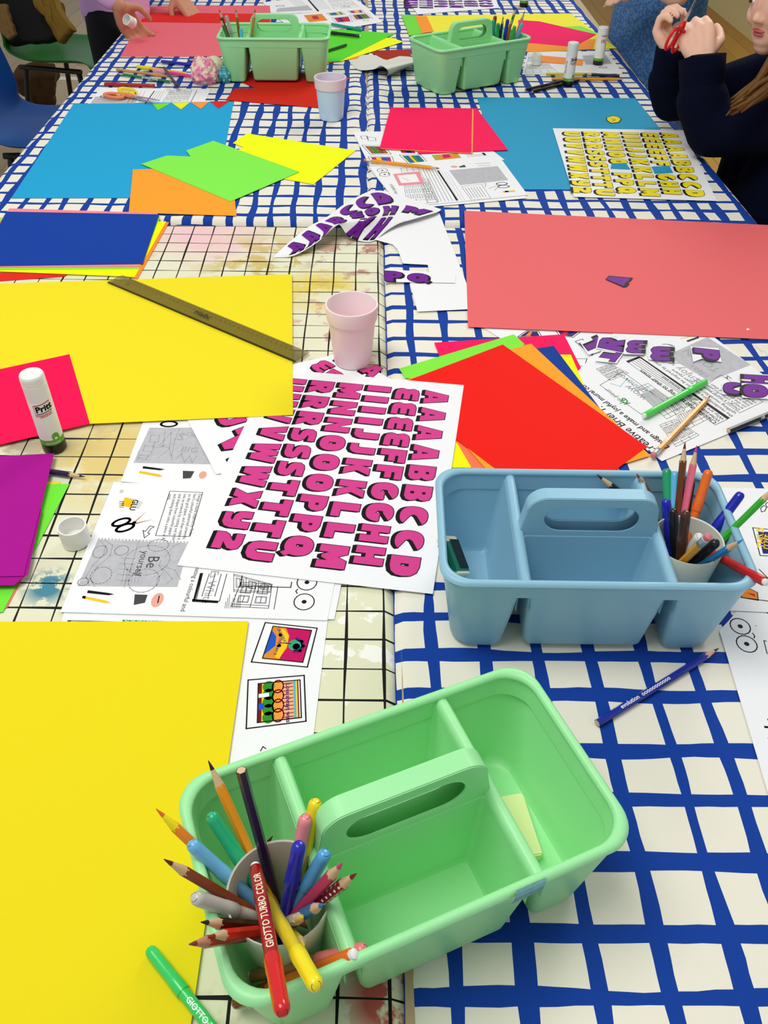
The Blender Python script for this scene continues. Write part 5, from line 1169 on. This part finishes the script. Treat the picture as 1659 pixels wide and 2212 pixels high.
# ---------------------------------------------------------------- ruler
z = 6 * LV + .0008
rq = [W(*p, z + .002) for p in ((262,595),(665,762),(632,783),(233,609))]
def ruler():
    rm = mat('ruler_smoke', '#7A6A20', .15, spec=.4, alpha=.45); o = empty('ruler', rq[3], 'transparent smoky brown ruler lying across the yellow card', 'ruler')
    ax = (rq[1] - rq[0]); L_ = ax.length; d = ax.normalized(); n = Vector((-d.y, d.x, 0)); wd = .034
    o.rotation_euler = (0, 0, math.atan2(d.y, d.x)); o.location = rq[3].copy(); o.location.z = TT + z
    V = [(0, 0, 0), (L_, 0, 0), (L_, wd, 0), (0, wd, 0), (0, 0, .0025), (L_, 0, .0025), (L_, wd - .009, .0025), (0, wd - .009, .0025), (0, wd, .0010), (L_, wd, .0010)]
    F = [(3, 2, 1, 0), (4, 5, 6, 7), (7, 6, 9, 8), (0, 1, 5, 4), (1, 2, 9, 6, 5), (2, 3, 8, 9), (3, 0, 4, 7, 8)]
    bl_ = mesh('blade', V, F, rm, o)
    V, F = [], []
    def bar(x0, y0, x1, y1, z_): b = len(V); V.extend([(x0, y0, z_), (x1, y0, z_), (x1, y1, z_), (x0, y1, z_)]); F.append((b, b+1, b+2, b+3))
    n_ = int((L_ - .02) / .002)
    for k in range(n_): ln = .006 if k % 5 == 0 else .0035; x = .01 + k * .002; bar(x, wd - .0095 - ln + .006, x + .0003, wd - .0035, .00285)
    dk = mat('ruler_print', '#3A2E10', .5)
    for k in range(int((L_ - .02) / .01)):
        V_, F_ = text2d(str(k)); b = len(V); V.extend([(.0085 + k * .01 + x * .0042, wd - .0145 + y * .0042, .0027) for x, y in V_]); F.extend([tuple(b + i for i in f) for f in F_])
    mesh('scale_marks', V, F, dk, bl_)
    V_, F_ = text2d('Helix', .03); mesh('brand_lettering', [(L_ * .46 + x * .016, .012 + y * .014, .0027) for x, y in V_], F_, dk, bl_)
    V, F = lathe([(.0032, .0026), (.0026, .0028)], 16, False, False); s = mesh('hang_hole', V, F, dk, o); s.location = (.034, wd * .45, 0)
    mesh('front_bevel', *box(0, -.0006, .0002, L_, .0012, .0026), mat('ruler_edge', '#2A2410', .2), o)
ruler()

# ---------------------------------------------------------------- scissors
def scissors(c, ang, m1, m2, label, s=1.0, closed=.12, rot=None):
    o = empty('scissors', c, label, 'scissors'); o.rotation_euler = rot or (0, 0, ang)
    ST = mat('steel', '#C9CCD2', .25, metal=.8)
    for sg, mm in ((1, m1), (-1, m2)):
        V, F = [], []
        pts = [(0, -.004), (.07, -.0005), (.072, 0), (.05, .004), (0, .006)]
        n = len(pts); rotm = Matrix.Rotation(sg * closed, 2)
        P = [rotm @ Vector((x * s, y * s * sg)) for x, y in pts]
        V = [(p.x, p.y, .003 + sg * .0008) for p in P] + [(p.x, p.y, .0042 + sg * .0008) for p in P]
        F = [tuple(range(n)), tuple(range(n, 2*n)), *[(i, (i+1) % n, n + (i+1) % n, n + i) for i in range(n)]]
        q = mesh('blade', V, F, ST, o); bm_fix(q)
        C_ = Vector((-.045 * s, -sg * .016 * s)); R_ = []
        for k in range(21): t = 2 * pi * k / 20; p = rotm @ Vector((C_.x + .026 * s * cos(t), C_.y + .013 * s * sin(t))); R_.append((p.x, p.y, .0045))
        V, F = tube(R_, .0038 * s, 10, False); V2, F2 = tube([(0, 0, .004), (-.012 * s, -sg * .004 * s, .0045), (-.024 * s, -sg * .008 * s, .0045)], [.005 * s, .0055 * s, .004 * s], 10)
        q = mesh('handle', *join([(V, F), (V2, F2)]), mm, o, None, True)
    mesh('pivot', *lathe([(.003, .005), (.0025, .0062)], 14), ST, o)
    return o
p_ = W(291, 212, .003); q_ = W(331, 221, .003)
scissors(p_, math.atan2(q_.y - p_.y, q_.x - p_.x), mat('scissor_orange', '#F58A5C', .4), mat('scissor_yellow', '#F5DC30', .4), 'small scissors with orange and yellow handles on the far left worksheet', 1.15)
a, b = lay((262,206), (232,199), RP, .001, 1); pencil(a, b, '#E8D890', 'short pale yellow pencil tip by the scissors', lead='#D8B050')

# ---------------------------------------------------------------- chairs
def chair(loc, rz, m_, label, slot=False):
    o = empty('plastic_chair', loc, label, 'chair', rz=rz)
    # profile in the chair's x (forward) / z; origin on the floor under the seat centre
    prof = [(.215, .405, .195), (.205, .425, .205), (.15, .432, .212), (.05, .425, .215), (-.06, .418, .21), (-.13, .425, .205), (-.175, .455, .20), (-.20, .51, .198), (-.215, .58, .20), (-.232, .66, .20), (-.25, .74, .19), (-.257, .775, .165), (-.26, .785, .12)]
    n = 14; V, F = [], []
    for i, (x, z, w_) in enumerate(prof):
        for k in range(n + 1):
            t = -1 + 2 * k / n; y = w_ * (abs(t) ** .92) * (1 if t >= 0 else -1)
            if i < 7: V.append((x, y, z + .028 * t ** 4 - (.03 * t ** 4 if i == 0 else 0)))
            else: V.append((x + .045 * t * t, y, z - (.03 * t ** 6 if i > 9 else 0)))
    for i in range(len(prof) - 1):
        for k in range(n):
            if slot and i in (8, ) and 4 < k < 9: continue
            F.append((i*(n+1)+k, i*(n+1)+k+1, (i+1)*(n+1)+k+1, (i+1)*(n+1)+k))
    s = mesh('seat_shell', V, F, m_, o, None, True); bm_fix(s)
    md = s.modifiers.new('sol', 'SOLIDIFY'); md.thickness = .007; md.offset = 0
    md = s.modifiers.new('sub', 'SUBSURF'); md.levels = 1; md.render_levels = 2
    for sx in (-1, 1):
        for sy in (-1, 1): mesh('leg', *tube([(sx * .12, sy * .15, .405), (sx * .19, sy * .20, .0)], .011), M_STEEL, o)
    for sy in (-1, 1): mesh('side_rail', *tube([(.14, sy * .16, .402), (-.14, sy * .16, .402)], .010), M_STEEL, o)
    return o
chair(Vector((-1.125, 2.95, 0)), radians(3), mat('chair_blue', '#12509A', .35), 'blue plastic chair at the left table edge, nearest the camera')
GCH = chair(Vector((-1.36, 3.92, 0)), radians(-14), mat('chair_green', '#1F6B22', .35), 'green plastic chair with coats over its back', True)
# coat and bag on the green chair
def slab(P0, P1, P2, P3, th, m_, name, label, cat, n=14, amp=.02, seed=1):
    from mathutils import noise
    b = bmesh.new(); vs = []
    for j in range(n + 1):
        for i in range(n + 1):
            u, v = i / n, j / n; p = P0.lerp(P1, u).lerp(P3.lerp(P2, u), v); vs.append(b.verts.new(p + Vector((1, .4, .6)) * amp * noise.noise(Vector((u * 5, v * 5, seed)))))
    for j in range(n):
        for i in range(n): b.faces.new((vs[j*(n+1)+i], vs[j*(n+1)+i+1], vs[(j+1)*(n+1)+i+1], vs[(j+1)*(n+1)+i])).smooth = True
    me = bpy.data.meshes.new(name); b.to_mesh(me); b.free(); me.materials.append(m_); o = link(name, me); tag(o, label, cat)
    md = o.modifiers.new('sol', 'SOLIDIFY'); md.thickness = th; md.offset = 0; md = o.modifiers.new('sub', 'SUBSURF'); md.levels = 1; md.render_levels = 2; return o
def Pz(px, py, z): return W(px, py, z)
slab(Wy(-70,-70,3.95), Wy(60,-70,3.95), Wy(138,88,3.80), Wy(25,100,3.80), .05, mat('coat_black', '#0B0B0C', .9, .3, 200), 'black_coat', 'black coat hanging over the green chair back', 'coat', seed=2)
slab(Wy(50,-50,3.80), Wy(100,-45,3.80), Wy(160,66,3.68), Wy(134,98,3.68), .05, mat('coat_mustard', '#8F6E1E', .95, .9, 350, var=.5), 'fleece_coat', 'mustard brown fleece coat sleeve hanging over the green chair', 'coat', seed=4, amp=.02)
slab(Wy(-40,8,3.75), Wy(14,10,3.75), Wy(36,76,3.72), Wy(20,88,3.72), .03, mat('coat_tan', '#8A6B3C', .95, .9, 350, var=.4), 'tan_fleece', 'tan fleece patch at the left edge above the green chair', 'coat', seed=6, amp=.01)
slab(W(30,152,-.45), W(122,150,-.45), W(118,215,-.66), W(70,215,-.66), .08, mat('boot_brown', '#4A3218', .9, .6, 200), 'brown_bag', 'dark brown furry bag on the floor behind the blue chair', 'bag', seed=8, amp=.03)

# ---------------------------------------------------------------- people
def skinmesh(V, E, R, levels=2, voxel=.006, extra=(), smooth=6):
    m1 = bpy.data.meshes.new('sk'); b = bmesh.new()
    rr = lambda q: (sum(q) / len(q) if isinstance(q, tuple) else q)
    for k, p in enumerate(V):
        bmesh.ops.create_icosphere(b, subdivisions=2, radius=rr(R[k]) * 1.01, matrix=Matrix.Translation(Vector(p)))
    for a_, b_ in E:
        p, q = Vector(V[a_]), Vector(V[b_]); d = q - p
        if d.length < 1e-5: continue
        mt = Matrix.Translation((p + q) / 2) @ d.to_track_quat('Z', 'Y').to_matrix().to_4x4()
        bmesh.ops.create_cone(b, cap_ends=True, segments=16, radius1=rr(R[a_]), radius2=rr(R[b_]), depth=d.length, matrix=mt)
    for c, rad, rotm in extra:
        r0 = bmesh.ops.create_icosphere(b, subdivisions=3, radius=1.0)
        mt = Matrix.Translation(c) @ (rotm or Matrix.Identity(4)) @ Matrix.Diagonal((*rad, 1)); bmesh.ops.transform(b, matrix=mt, verts=r0['verts'])
    b.to_mesh(m1); b.free()
    o = bpy.data.objects.new('sk2', m1); COL.objects.link(o); md = o.modifiers.new('r', 'REMESH'); md.mode = 'VOXEL'; md.voxel_size = voxel; md.use_smooth_shade = True
    md = o.modifiers.new('m', 'SMOOTH'); md.factor = .5; md.iterations = smooth
    m2 = evalmesh(o); bpy.data.objects.remove(o); return m2
SKIN = mat('skin', '#F6C6AC', .55, .1, 500, .3, .08, sss=.15); SKIN2 = mat('skin_far', '#C98F6E', .55, .1, 500, .3, .08, sss=.1); NAVY = mat('navy_knit', '#060B24', .95, .6, 900, .1, .3)
class Sk:
    def __init__(s): s.V = []; s.E = []; s.R = []
    def add(s, p, r_, par=None):
        s.V.append(Vector(p)); s.R.append(r_)
        if par is not None: s.E.append((par, len(s.V) - 1))
        return len(s.V) - 1
    def chain(s, pts, rs, par):
        for p, r_ in zip(pts, rs): par = s.add(p, r_, par)
        return par
def hand(S, wrist, iw, d, side, nrm, curl, size=1.0, thumb=1, spread=.35, rf=.0078):
    """wrist point/index, d = direction of the metacarpals, side = towards the index finger, nrm = palm normal (fingers curl towards it); curl = bend per joint"""
    d = d.normalized(); side = (side - d * side.dot(d)).normalized(); nrm = (nrm - d * nrm.dot(d) - side * nrm.dot(side)).normalized()
    pal = S.add(wrist + d * .020 * size, .0155 * size, iw)
    for k, (off, ln) in enumerate(((.026, .92), (.009, 1.0), (-.008, .94), (-.024, .76))):
        kn = wrist + d * (.068 - abs(k - 1) * .004) * size + side * off * size
        i = S.add(wrist + d * .014 * size + side * off * .55 * size, .0125 * size, iw); i = S.add(kn * .5 + (wrist + d * .028 * size + side * off * .75 * size) * .5, .0122 * size, i); i = S.add(kn, .0098 * size, i)
        p = kn; ang = curl[0] if isinstance(curl, (list, tuple)) else curl; a = ang
        for j, seg in enumerate((.036, .024, .020)):
            dv = d * cos(a) + nrm * sin(a) + side * (off * 6 * spread * .3)
            p = p + dv.normalized() * seg * ln * size; i = S.add(p, (rf - j * .0006) * size, i); a += (curl[j + 1] if isinstance(curl, (list, tuple)) and j < 2 else (0 if isinstance(curl, (list, tuple)) else curl))
    t0 = wrist + d * .022 * size + side * .022 * size + nrm * .006; i = S.add(t0, .012 * size, pal)
    t1 = t0 + (d * .55 + side * .7 * thumb + nrm * .45).normalized() * .030 * size; i = S.add(t1, .0095 * size, i)
    t2 = t1 + (d * .85 + side * .15 * thumb + nrm * .5).normalized() * .028 * size; i = S.add(t2, .0082 * size, i); i = S.add(t2 + (d * .9 + nrm * .45 - side * .1).normalized() * .016 * size, .0065 * size, i)
# --- person A: child in the navy jumper at the right table edge
PA = empty('person', (.95, 1.98, 0), 'child in a navy jumper holding red scissors, elbows on the table', 'person')
elB = W(1515, 290, .055); elA = W(1430, 225, .055); wrB = Wy(1517, 138, 2.02); wrA = Wy(1452, 118, 2.17)
S = Sk(); pel = S.add((1.02, 1.97, .52), .085); ch = S.chain([(1.01, 1.97, .66), (.98, 1.98, .80)], [.095, .10], pel)
nk = S.chain([(.95, 1.98, .895), (.925, 1.985, .945)], [.045, .036], ch)
shB = S.add((.965, 1.86, .85), .045, ch); shA = S.add((.945, 2.12, .85), .040, ch)
def arm(S, sh, el, wr):
    i = S.add(el, .030, sh); m_ = S.add(el.lerp(wr, .5), .027, i); return S.add(wr, (.020, .024), m_)
iB = arm(S, shB, elB + Vector((.02, -.005, .008)), wrB); iA = arm(S, shA, elA + Vector((.022, -.005, .008)), wrA)
hB = Wy(1508, 40, 1.97); hA = Wy(1425, 60, 2.12)
hand(S, wrB, iB, -RT * .22 + UP * .95, RT * .75 + UP * .35 - FW * .25, FW * .75 - RT * .7 - UP * .1, [.75, 1.1, .7], 1.15)
hand(S, wrA, iA, -RT * .42 + UP * .85 - FW * .1, RT * .55 + UP * .5 + FW * .45, RT * .85 - FW * .45 - UP * .1, [.8, 1.2, .8], 1.0)
mouth = Wy(1640, 70, 1.99)
hx = (Vector((-.86, -.42, -.16))).normalized(); hy = Vector((0, 0, 1)).cross(hx).normalized() * -1; hy = hx.cross(Vector((0, 0, 1))).normalized(); hz = hy.cross(hx).normalized() * 1
if hz.z < 0: hz = -hz
HR = Matrix((hx, hy, hz)).transposed().to_4x4()
HC = mouth - hx * .074 + hz * .045 
ex = [(HC, (.085, .070, .098), HR), (HC + hx * .030 - hz * .052, (.048, .046, .042), HR), (HC + hx * .054 - hz * .076, (.020, .024, .018), HR), (HC + hx * .062 - hz * .062, (.016, .024, .016), HR),   # skull, jaw, chin
      (HC + hx * .087 - hz * .015, (.009, .009, .010), HR), (HC + hx * .081 + hz * .008, (.009, .007, .027), HR), (HC + hx * .083 - hz * .020 + hy * .009, (.006, .006, .006), HR), (HC + hx * .083 - hz * .020 - hy * .009, (.006, .006, .006), HR),
      (HC + hx * .048 - hz * .022 + hy * .036, (.026, .022, .026), HR), (HC + hx * .048 - hz * .022 - hy * .036, (.026, .022, .026), HR),  # cheeks
      (HC + hx * .070 - hz * .044, (.010, .020, .012), HR), (HC - hx * .005 + hy * .070, (.016, .006, .024), HR), (HC - hx * .005 - hy * .070, (.016, .006, .024), HR),
      (HC - hz * .085 - hx * .02, (.036, .036, .06), HR)]
me = skinmesh(S.V, S.E, S.R, 2, .0035, ex, 5); me.materials.append(SKIN); off = Matrix.Translation(-PA.location); me.transform(off); bo = link('body', me, PA); bo['label'] = 'face and hands of the child'
LIP = mat('lips', '#C4605C', .45)
def ellp(name, c, rad, m_, parent, R_=HR, sub=3):
    b = bmesh.new(); bmesh.ops.create_icosphere(b, subdivisions=sub, radius=1); bmesh.ops.transform(b, matrix=Matrix.Translation(c - parent.location) @ R_ @ Matrix.Diagonal((*rad, 1)), verts=b.verts)
    for f in b.faces: f.smooth = True
    me = bpy.data.meshes.new(name); b.to_mesh(me); b.free(); me.materials.append(m_); return link(name, me, parent)
ellp('lips', HC + hx * .0775 - hz * .0405, (.006, .017, .0036), LIP, PA); ellp('lips', HC + hx * .0765 - hz * .0475, (.006, .015, .0042), LIP, PA)
for s_ in (-1, 1):
    ellp('eye', HC + hx * .074 + hz * .012 + hy * .030 * s_, (.009, .012, .008), M_PLW, PA); ellp('iris', HC + hx * .0825 + hz * .012 + hy * .030 * s_, (.0015, .005, .005), mat('iris', '#4A3018', .3), PA)
    ellp('eyebrow', HC + hx * .078 + hz * .032 + hy * .030 * s_, (.004, .016, .003), mat('hair_brown', '#4B3214', .8), PA)
HAIR = mat('hair_strands', '#7C5420', .6, .8, 260, .3, .5)
# clothes
S = Sk(); pel = S.add((.995, 1.95, .46), .165); S.chain([(.955, 2.09, .56), (.955, 2.11, .72)], [.135, .12], pel); ch = S.chain([(.985, 1.95, .60), (.985, 1.97, .76)], [.168, .135], pel); nk = S.add((.945, 1.985, .905), .062, ch)
sB = S.add((.985, 1.84, .845), .075, ch); sA = S.add((.955, 2.14, .845), .07, ch)
for sh, el, wr, r1, r2, r3 in ((sB, elB, wrB, .060, .056, .046), (sA, elA, wrA, .050, .046, .036)):
    e0 = Vector(el) + Vector((.02, -.005, .006)); i = S.add(Vector(S.V[sh]).lerp(e0, .55), r1 * 1.1, sh); i = S.add(e0, r1 * .9, i); i = S.add(Vector(el).lerp(wr, .5), r2, i); i = S.add(Vector(el).lerp(wr, .70), r3, i); S.add(Vector(el).lerp(wr, .80), r3 * .96, i)
me = skinmesh(S.V, S.E, S.R, 2, .007, (), 3); me.materials.append(NAVY)
for v in me.vertices:
    # keep sleeves off the table top
    if v.co.x < .76 and v.co.z < TT + .003: v.co.z = TT + .003
me.transform(off); link('jumper', me, PA)
for wr, el, r3 in ((wrB, elB, .0475), (wrA, elA, .0385)):
    d = (wr - el).normalized(); c = el.lerp(wr, 1.0); V, F = tube([c - d * .05, c - d * .02, c + d * .014, c + d * .020, c + d * .014, c - d * .02], [r3 * .98, r3 * 1.02, r3 * 1.04, r3 * 1.0, r3 * .92, r3 * .82], 28, False)
    mesh('cuff', [Vector(v) - PA.location for v in V], F, NAVY, PA, None, True)
# hair: cap and a gathered lock over the shoulder
ellp('hair', HC - hx * .026 + hz * .028, (.084, .080, .092), HAIR, PA)
lk = [HC - hx * .03 - hy * .0 + Vector((.02, -.05, -.02)), Wy(1690, 120, 1.88), Wy(1650, 180, 1.86), Wy(1615, 205, 1.845), Wy(1588, 228, 1.84)]
rnd = random.Random(9); prt = []
for k in range(34):
    o1 = Vector((rnd.uniform(-1, 1), rnd.uniform(-1, 1), rnd.uniform(-1, 1))); prt.append(tube([p + o1 * (.022 * (1 - .35 * i / 4)) + Vector((0, 0, .01 * sin(i + k))) for i, p in enumerate(lk)], [.007, .0065, .006, .005, .0015], 6))
mesh('hair_lock', [Vector(v) - PA.location for v in join(prt)[0]], join(prt)[1], HAIR, PA, None, True)
S = Sk(); hp = S.add((1.03, 1.97, .44), .10)
for sy in (-.09, .09): S.chain([(1.0, 1.97 + sy, .45), (.72, 1.97 + sy, .47), (.66, 1.97 + sy, .44), (.68, 1.97 + sy, .08), (.60, 1.97 + sy, .04)], [.075, .062, .055, .04, .035], hp)
me = skinmesh(S.V, S.E, S.R, 2, .010, (), 3); me.materials.append(mat('trousers_dark', '#0A0A10', .9)); me.transform(off); link('trousers', me, PA)
chair(Vector((1.06, 1.97, 0)), radians(180), mat('chair_navy', '#10284E', .4), 'dark blue chair under the child in the navy jumper')
# red scissors in hand
pc = Wy(1476, 45, 2.06)
sc_ = scissors(pc, 0, mat('scissor_red', '#E21A24', .35), mat('scissor_red', '', .35), 'red-handled scissors held in both hands at the upper right', .85, closed=.03, rot=(0, 0, 0))
dx = (Wy(1497, 8, 2.04) - Wy(1452, 92, 2.09)).normalized(); vz = (Vector((0, 0, TT + CAMH)) - pc).normalized(); vy = vz.cross(dx).normalized(); vx = vy.cross(vz).normalized(); mr = Matrix.Rotation(radians(58), 3, vx); vy = mr @ vy; vz = mr @ vz
sc_.rotation_mode = 'QUATERNION'; sc_.rotation_quaternion = Matrix((vx, vy, vz)).transposed().to_quaternion()

# --- person B: denim dress behind the table's right edge
PB = empty('person', (.87, 3.10, 0), 'person in a denim dress standing at the far right table edge', 'person'); off = Matrix.Translation(-PB.location)
S = Sk(); pel = S.add((.885, 3.12, .80), (.10, .12)); ch = S.chain([(.885, 3.13, 1.0), (.885, 3.14, 1.22)], [.10, .12], pel); nk = S.chain([(.885, 3.14, 1.38), (.885, 3.13, 1.44)], [.045, .04], ch)
for s_ in (-1, 1):
    S.chain([(.885, 3.12 + .09 * s_, .74), (.885, 3.12 + .09 * s_, .42), (.905, 3.12 + .09 * s_, .07), (.82, 3.12 + .09 * s_, .03)], [.085, .06, .04, .035], pel)
sh = S.add((.95, 2.98, 1.30), .05, ch); i = S.add(Wy(1500, -60, 2.85), .04, sh); i = S.add(Wy(1462, -12, 2.82), .036, i); i = S.add(Wy(1420, -32, 2.85), .028, i)
hand(S, Vector(S.V[i]), i, Vector((-1, 0, -.1)), Vector((0, 1, 0)), Vector((0, 0, -1)), .3, 1.1)
me = skinmesh(S.V, S.E, S.R, 2, .009, [(Vector((.875, 3.12, 1.56)), (.09, .075, .11), None), (Vector((.785, 3.12, 1.54)), (.012, .01, .015), None), (Vector((.835, 3.12, 1.48)), (.04, .045, .04), None)], 4); me.materials.append(SKIN); me.transform(off); link('body', me, PB)
DEN = two_tone('denim', '#3564A0', '#5380B4', 130); DEN.node_tree.nodes['Principled BSDF'].inputs['Roughness'].default_value = .9
S = Sk(); a0 = S.add((.885, 3.10, .36), (.17, .17)); S.chain([(.885, 3.10, .55), (.88, 3.10, .75), (.88, 3.11, .95), (.885, 3.13, 1.15), (.885, 3.13, 1.30)], [.165, .150, .135, .135, .11], a0)
me = skinmesh(S.V, S.E, S.R, 2, .012, (), 3); me.materials.append(DEN)
from mathutils import noise
for v in me.vertices: 
    k = noise.noise(v.co * 9) * .012; v.co.x += k; v.co.y += k * .5
me.transform(off); link('denim_dress', me, PB)
ellp('hair', Vector((.905, 3.12, 1.60)), (.10, .088, .10), HAIR, PB, Matrix.Identity(4))
# --- person C: lilac sweater, black trousers at the far left corner
PC = empty('person', (-1.02, 3.32, 0), 'child in a lilac sweater and black trousers leaning over the far left corner', 'person'); off = Matrix.Translation(-PC.location)
wr1 = W(256, 12, .10); h1 = W(272, 42, .055); wr2 = W(378, -12, .05); h2 = W(402, 14, .02)
S = Sk(); pel = S.add((-.955, 3.32, .74), .09); ch = S.chain([(-.94, 3.30, .92), (-.95, 3.27, 1.08)], [.09, .10], pel); nk = S.chain([(-.90, 3.24, 1.20), (-.88, 3.23, 1.25)], [.042, .036], ch)
s1 = S.add((-.98, 3.13, 1.12), .045, ch); s2 = S.add((-.90, 3.40, 1.12), .045, ch)
i = S.chain([(-1.02, 3.00, .95), wr1.lerp(Vector((-1.02, 3.0, .95)), .5), wr1], [.034, .028, .022], s1); hand(S, wr1, i, h1 - wr1, Vector((.5, .85, 0)), Vector((.75, -.1, -.6)), [.35, .7, .5], 1.15)
i = S.chain([(-.82, 3.50, .92), wr2], [.032, .022], s2); hand(S, wr2, i, h2 - wr2, Vector((-.3, -.8, 0)), Vector((0, 0, -1)), [.12, .2, .15], 1.15, spread=.9)
hc = Vector((-.84, 3.2, 1.36)); me = skinmesh(S.V, S.E, S.R, 2, .0045, [(hc, (.085, .075, .10), None), (hc + Vector((.08, 0, -.01)), (.012, .01, .016), None), (hc + Vector((.03, 0, -.06)), (.045, .045, .04), None)], 4); me.materials.append(SKIN2); me.transform(off); link('body', me, PC)
S = Sk(); a0 = S.add((-.95, 3.30, .715), .118); c0 = S.chain([(-.94, 3.30, .92), (-.95, 3.27, 1.10)], [.125, .125], a0)
e1 = Vector((-1.02, 3.0, .95)); b1 = S.add((-.99, 3.12, 1.12), .06, c0); S.chain([e1, e1.lerp(wr1, .5), e1.lerp(wr1, .86)], [.055, .046, .036], b1)
e2 = Vector((-.82, 3.50, .92)); b2 = S.add((-.90, 3.42, 1.12), .06, c0); S.chain([e2, e2.lerp(wr2, .8)], [.052, .036], b2)
me = skinmesh(S.V, S.E, S.R, 2, .008, (), 3); me.materials.append(mat('lilac_knit', '#E4B4E6', .9, .3, 600, .2)); me.transform(off); link('sweater', me, PC)
S = Sk(); a0 = S.add((-.955, 3.32, .76), .105); 
for s_ in (-1, 1): S.chain([(-.955, 3.32 + .085 * s_, .66), (-.965, 3.32 + .09 * s_, .40), (-.985, 3.32 + .09 * s_, .08)], [.088, .07, .055], a0)
me = skinmesh(S.V, S.E, S.R, 2, .010, (), 3); me.materials.append(mat('trousers_black', '#07080C', .9)); me.transform(off); link('trousers', me, PC)
ellp('hair', hc + Vector((-.02, 0, .03)), (.092, .085, .098), mat('hair_dark', '#2A1A10', .7), PC, Matrix.Identity(4))
gs = capbox(W(288, 50, .062), .0155, .03, 'white glue cap held between the fingers of the lilac-sweater child'); gs.rotation_euler = (radians(60), 0, radians(-30))
o = mesh('thread', *tube([W(*p, .0015 + .002 * (k % 2)) for k, p in enumerate([(1628,752),(1632,747),(1641,753),(1646,759),(1652,757),(1658,766),(1663,760),(1672,768)])], .0005, 5), M_PLW); tag(o, 'scrap of white thread on the cloth at the right edge', 'thread')
o = mesh('paper_scrap', *prism([Vector((p.x, p.y)) for p in (W(1613,709,.0035), W(1621,711.5,.0035), W(1613,714,.0035))], .0034, .0003), M_WHITE); tag(o, 'tiny white paper scrap on the lower edge of the coral card', 'paper')
cleanup = [m_ for m_ in bpy.data.meshes if m_.users == 0]
for m_ in cleanup: bpy.data.meshes.remove(m_)
for o in bpy.data.objects:
    if 'zt' in o: del o['zt']
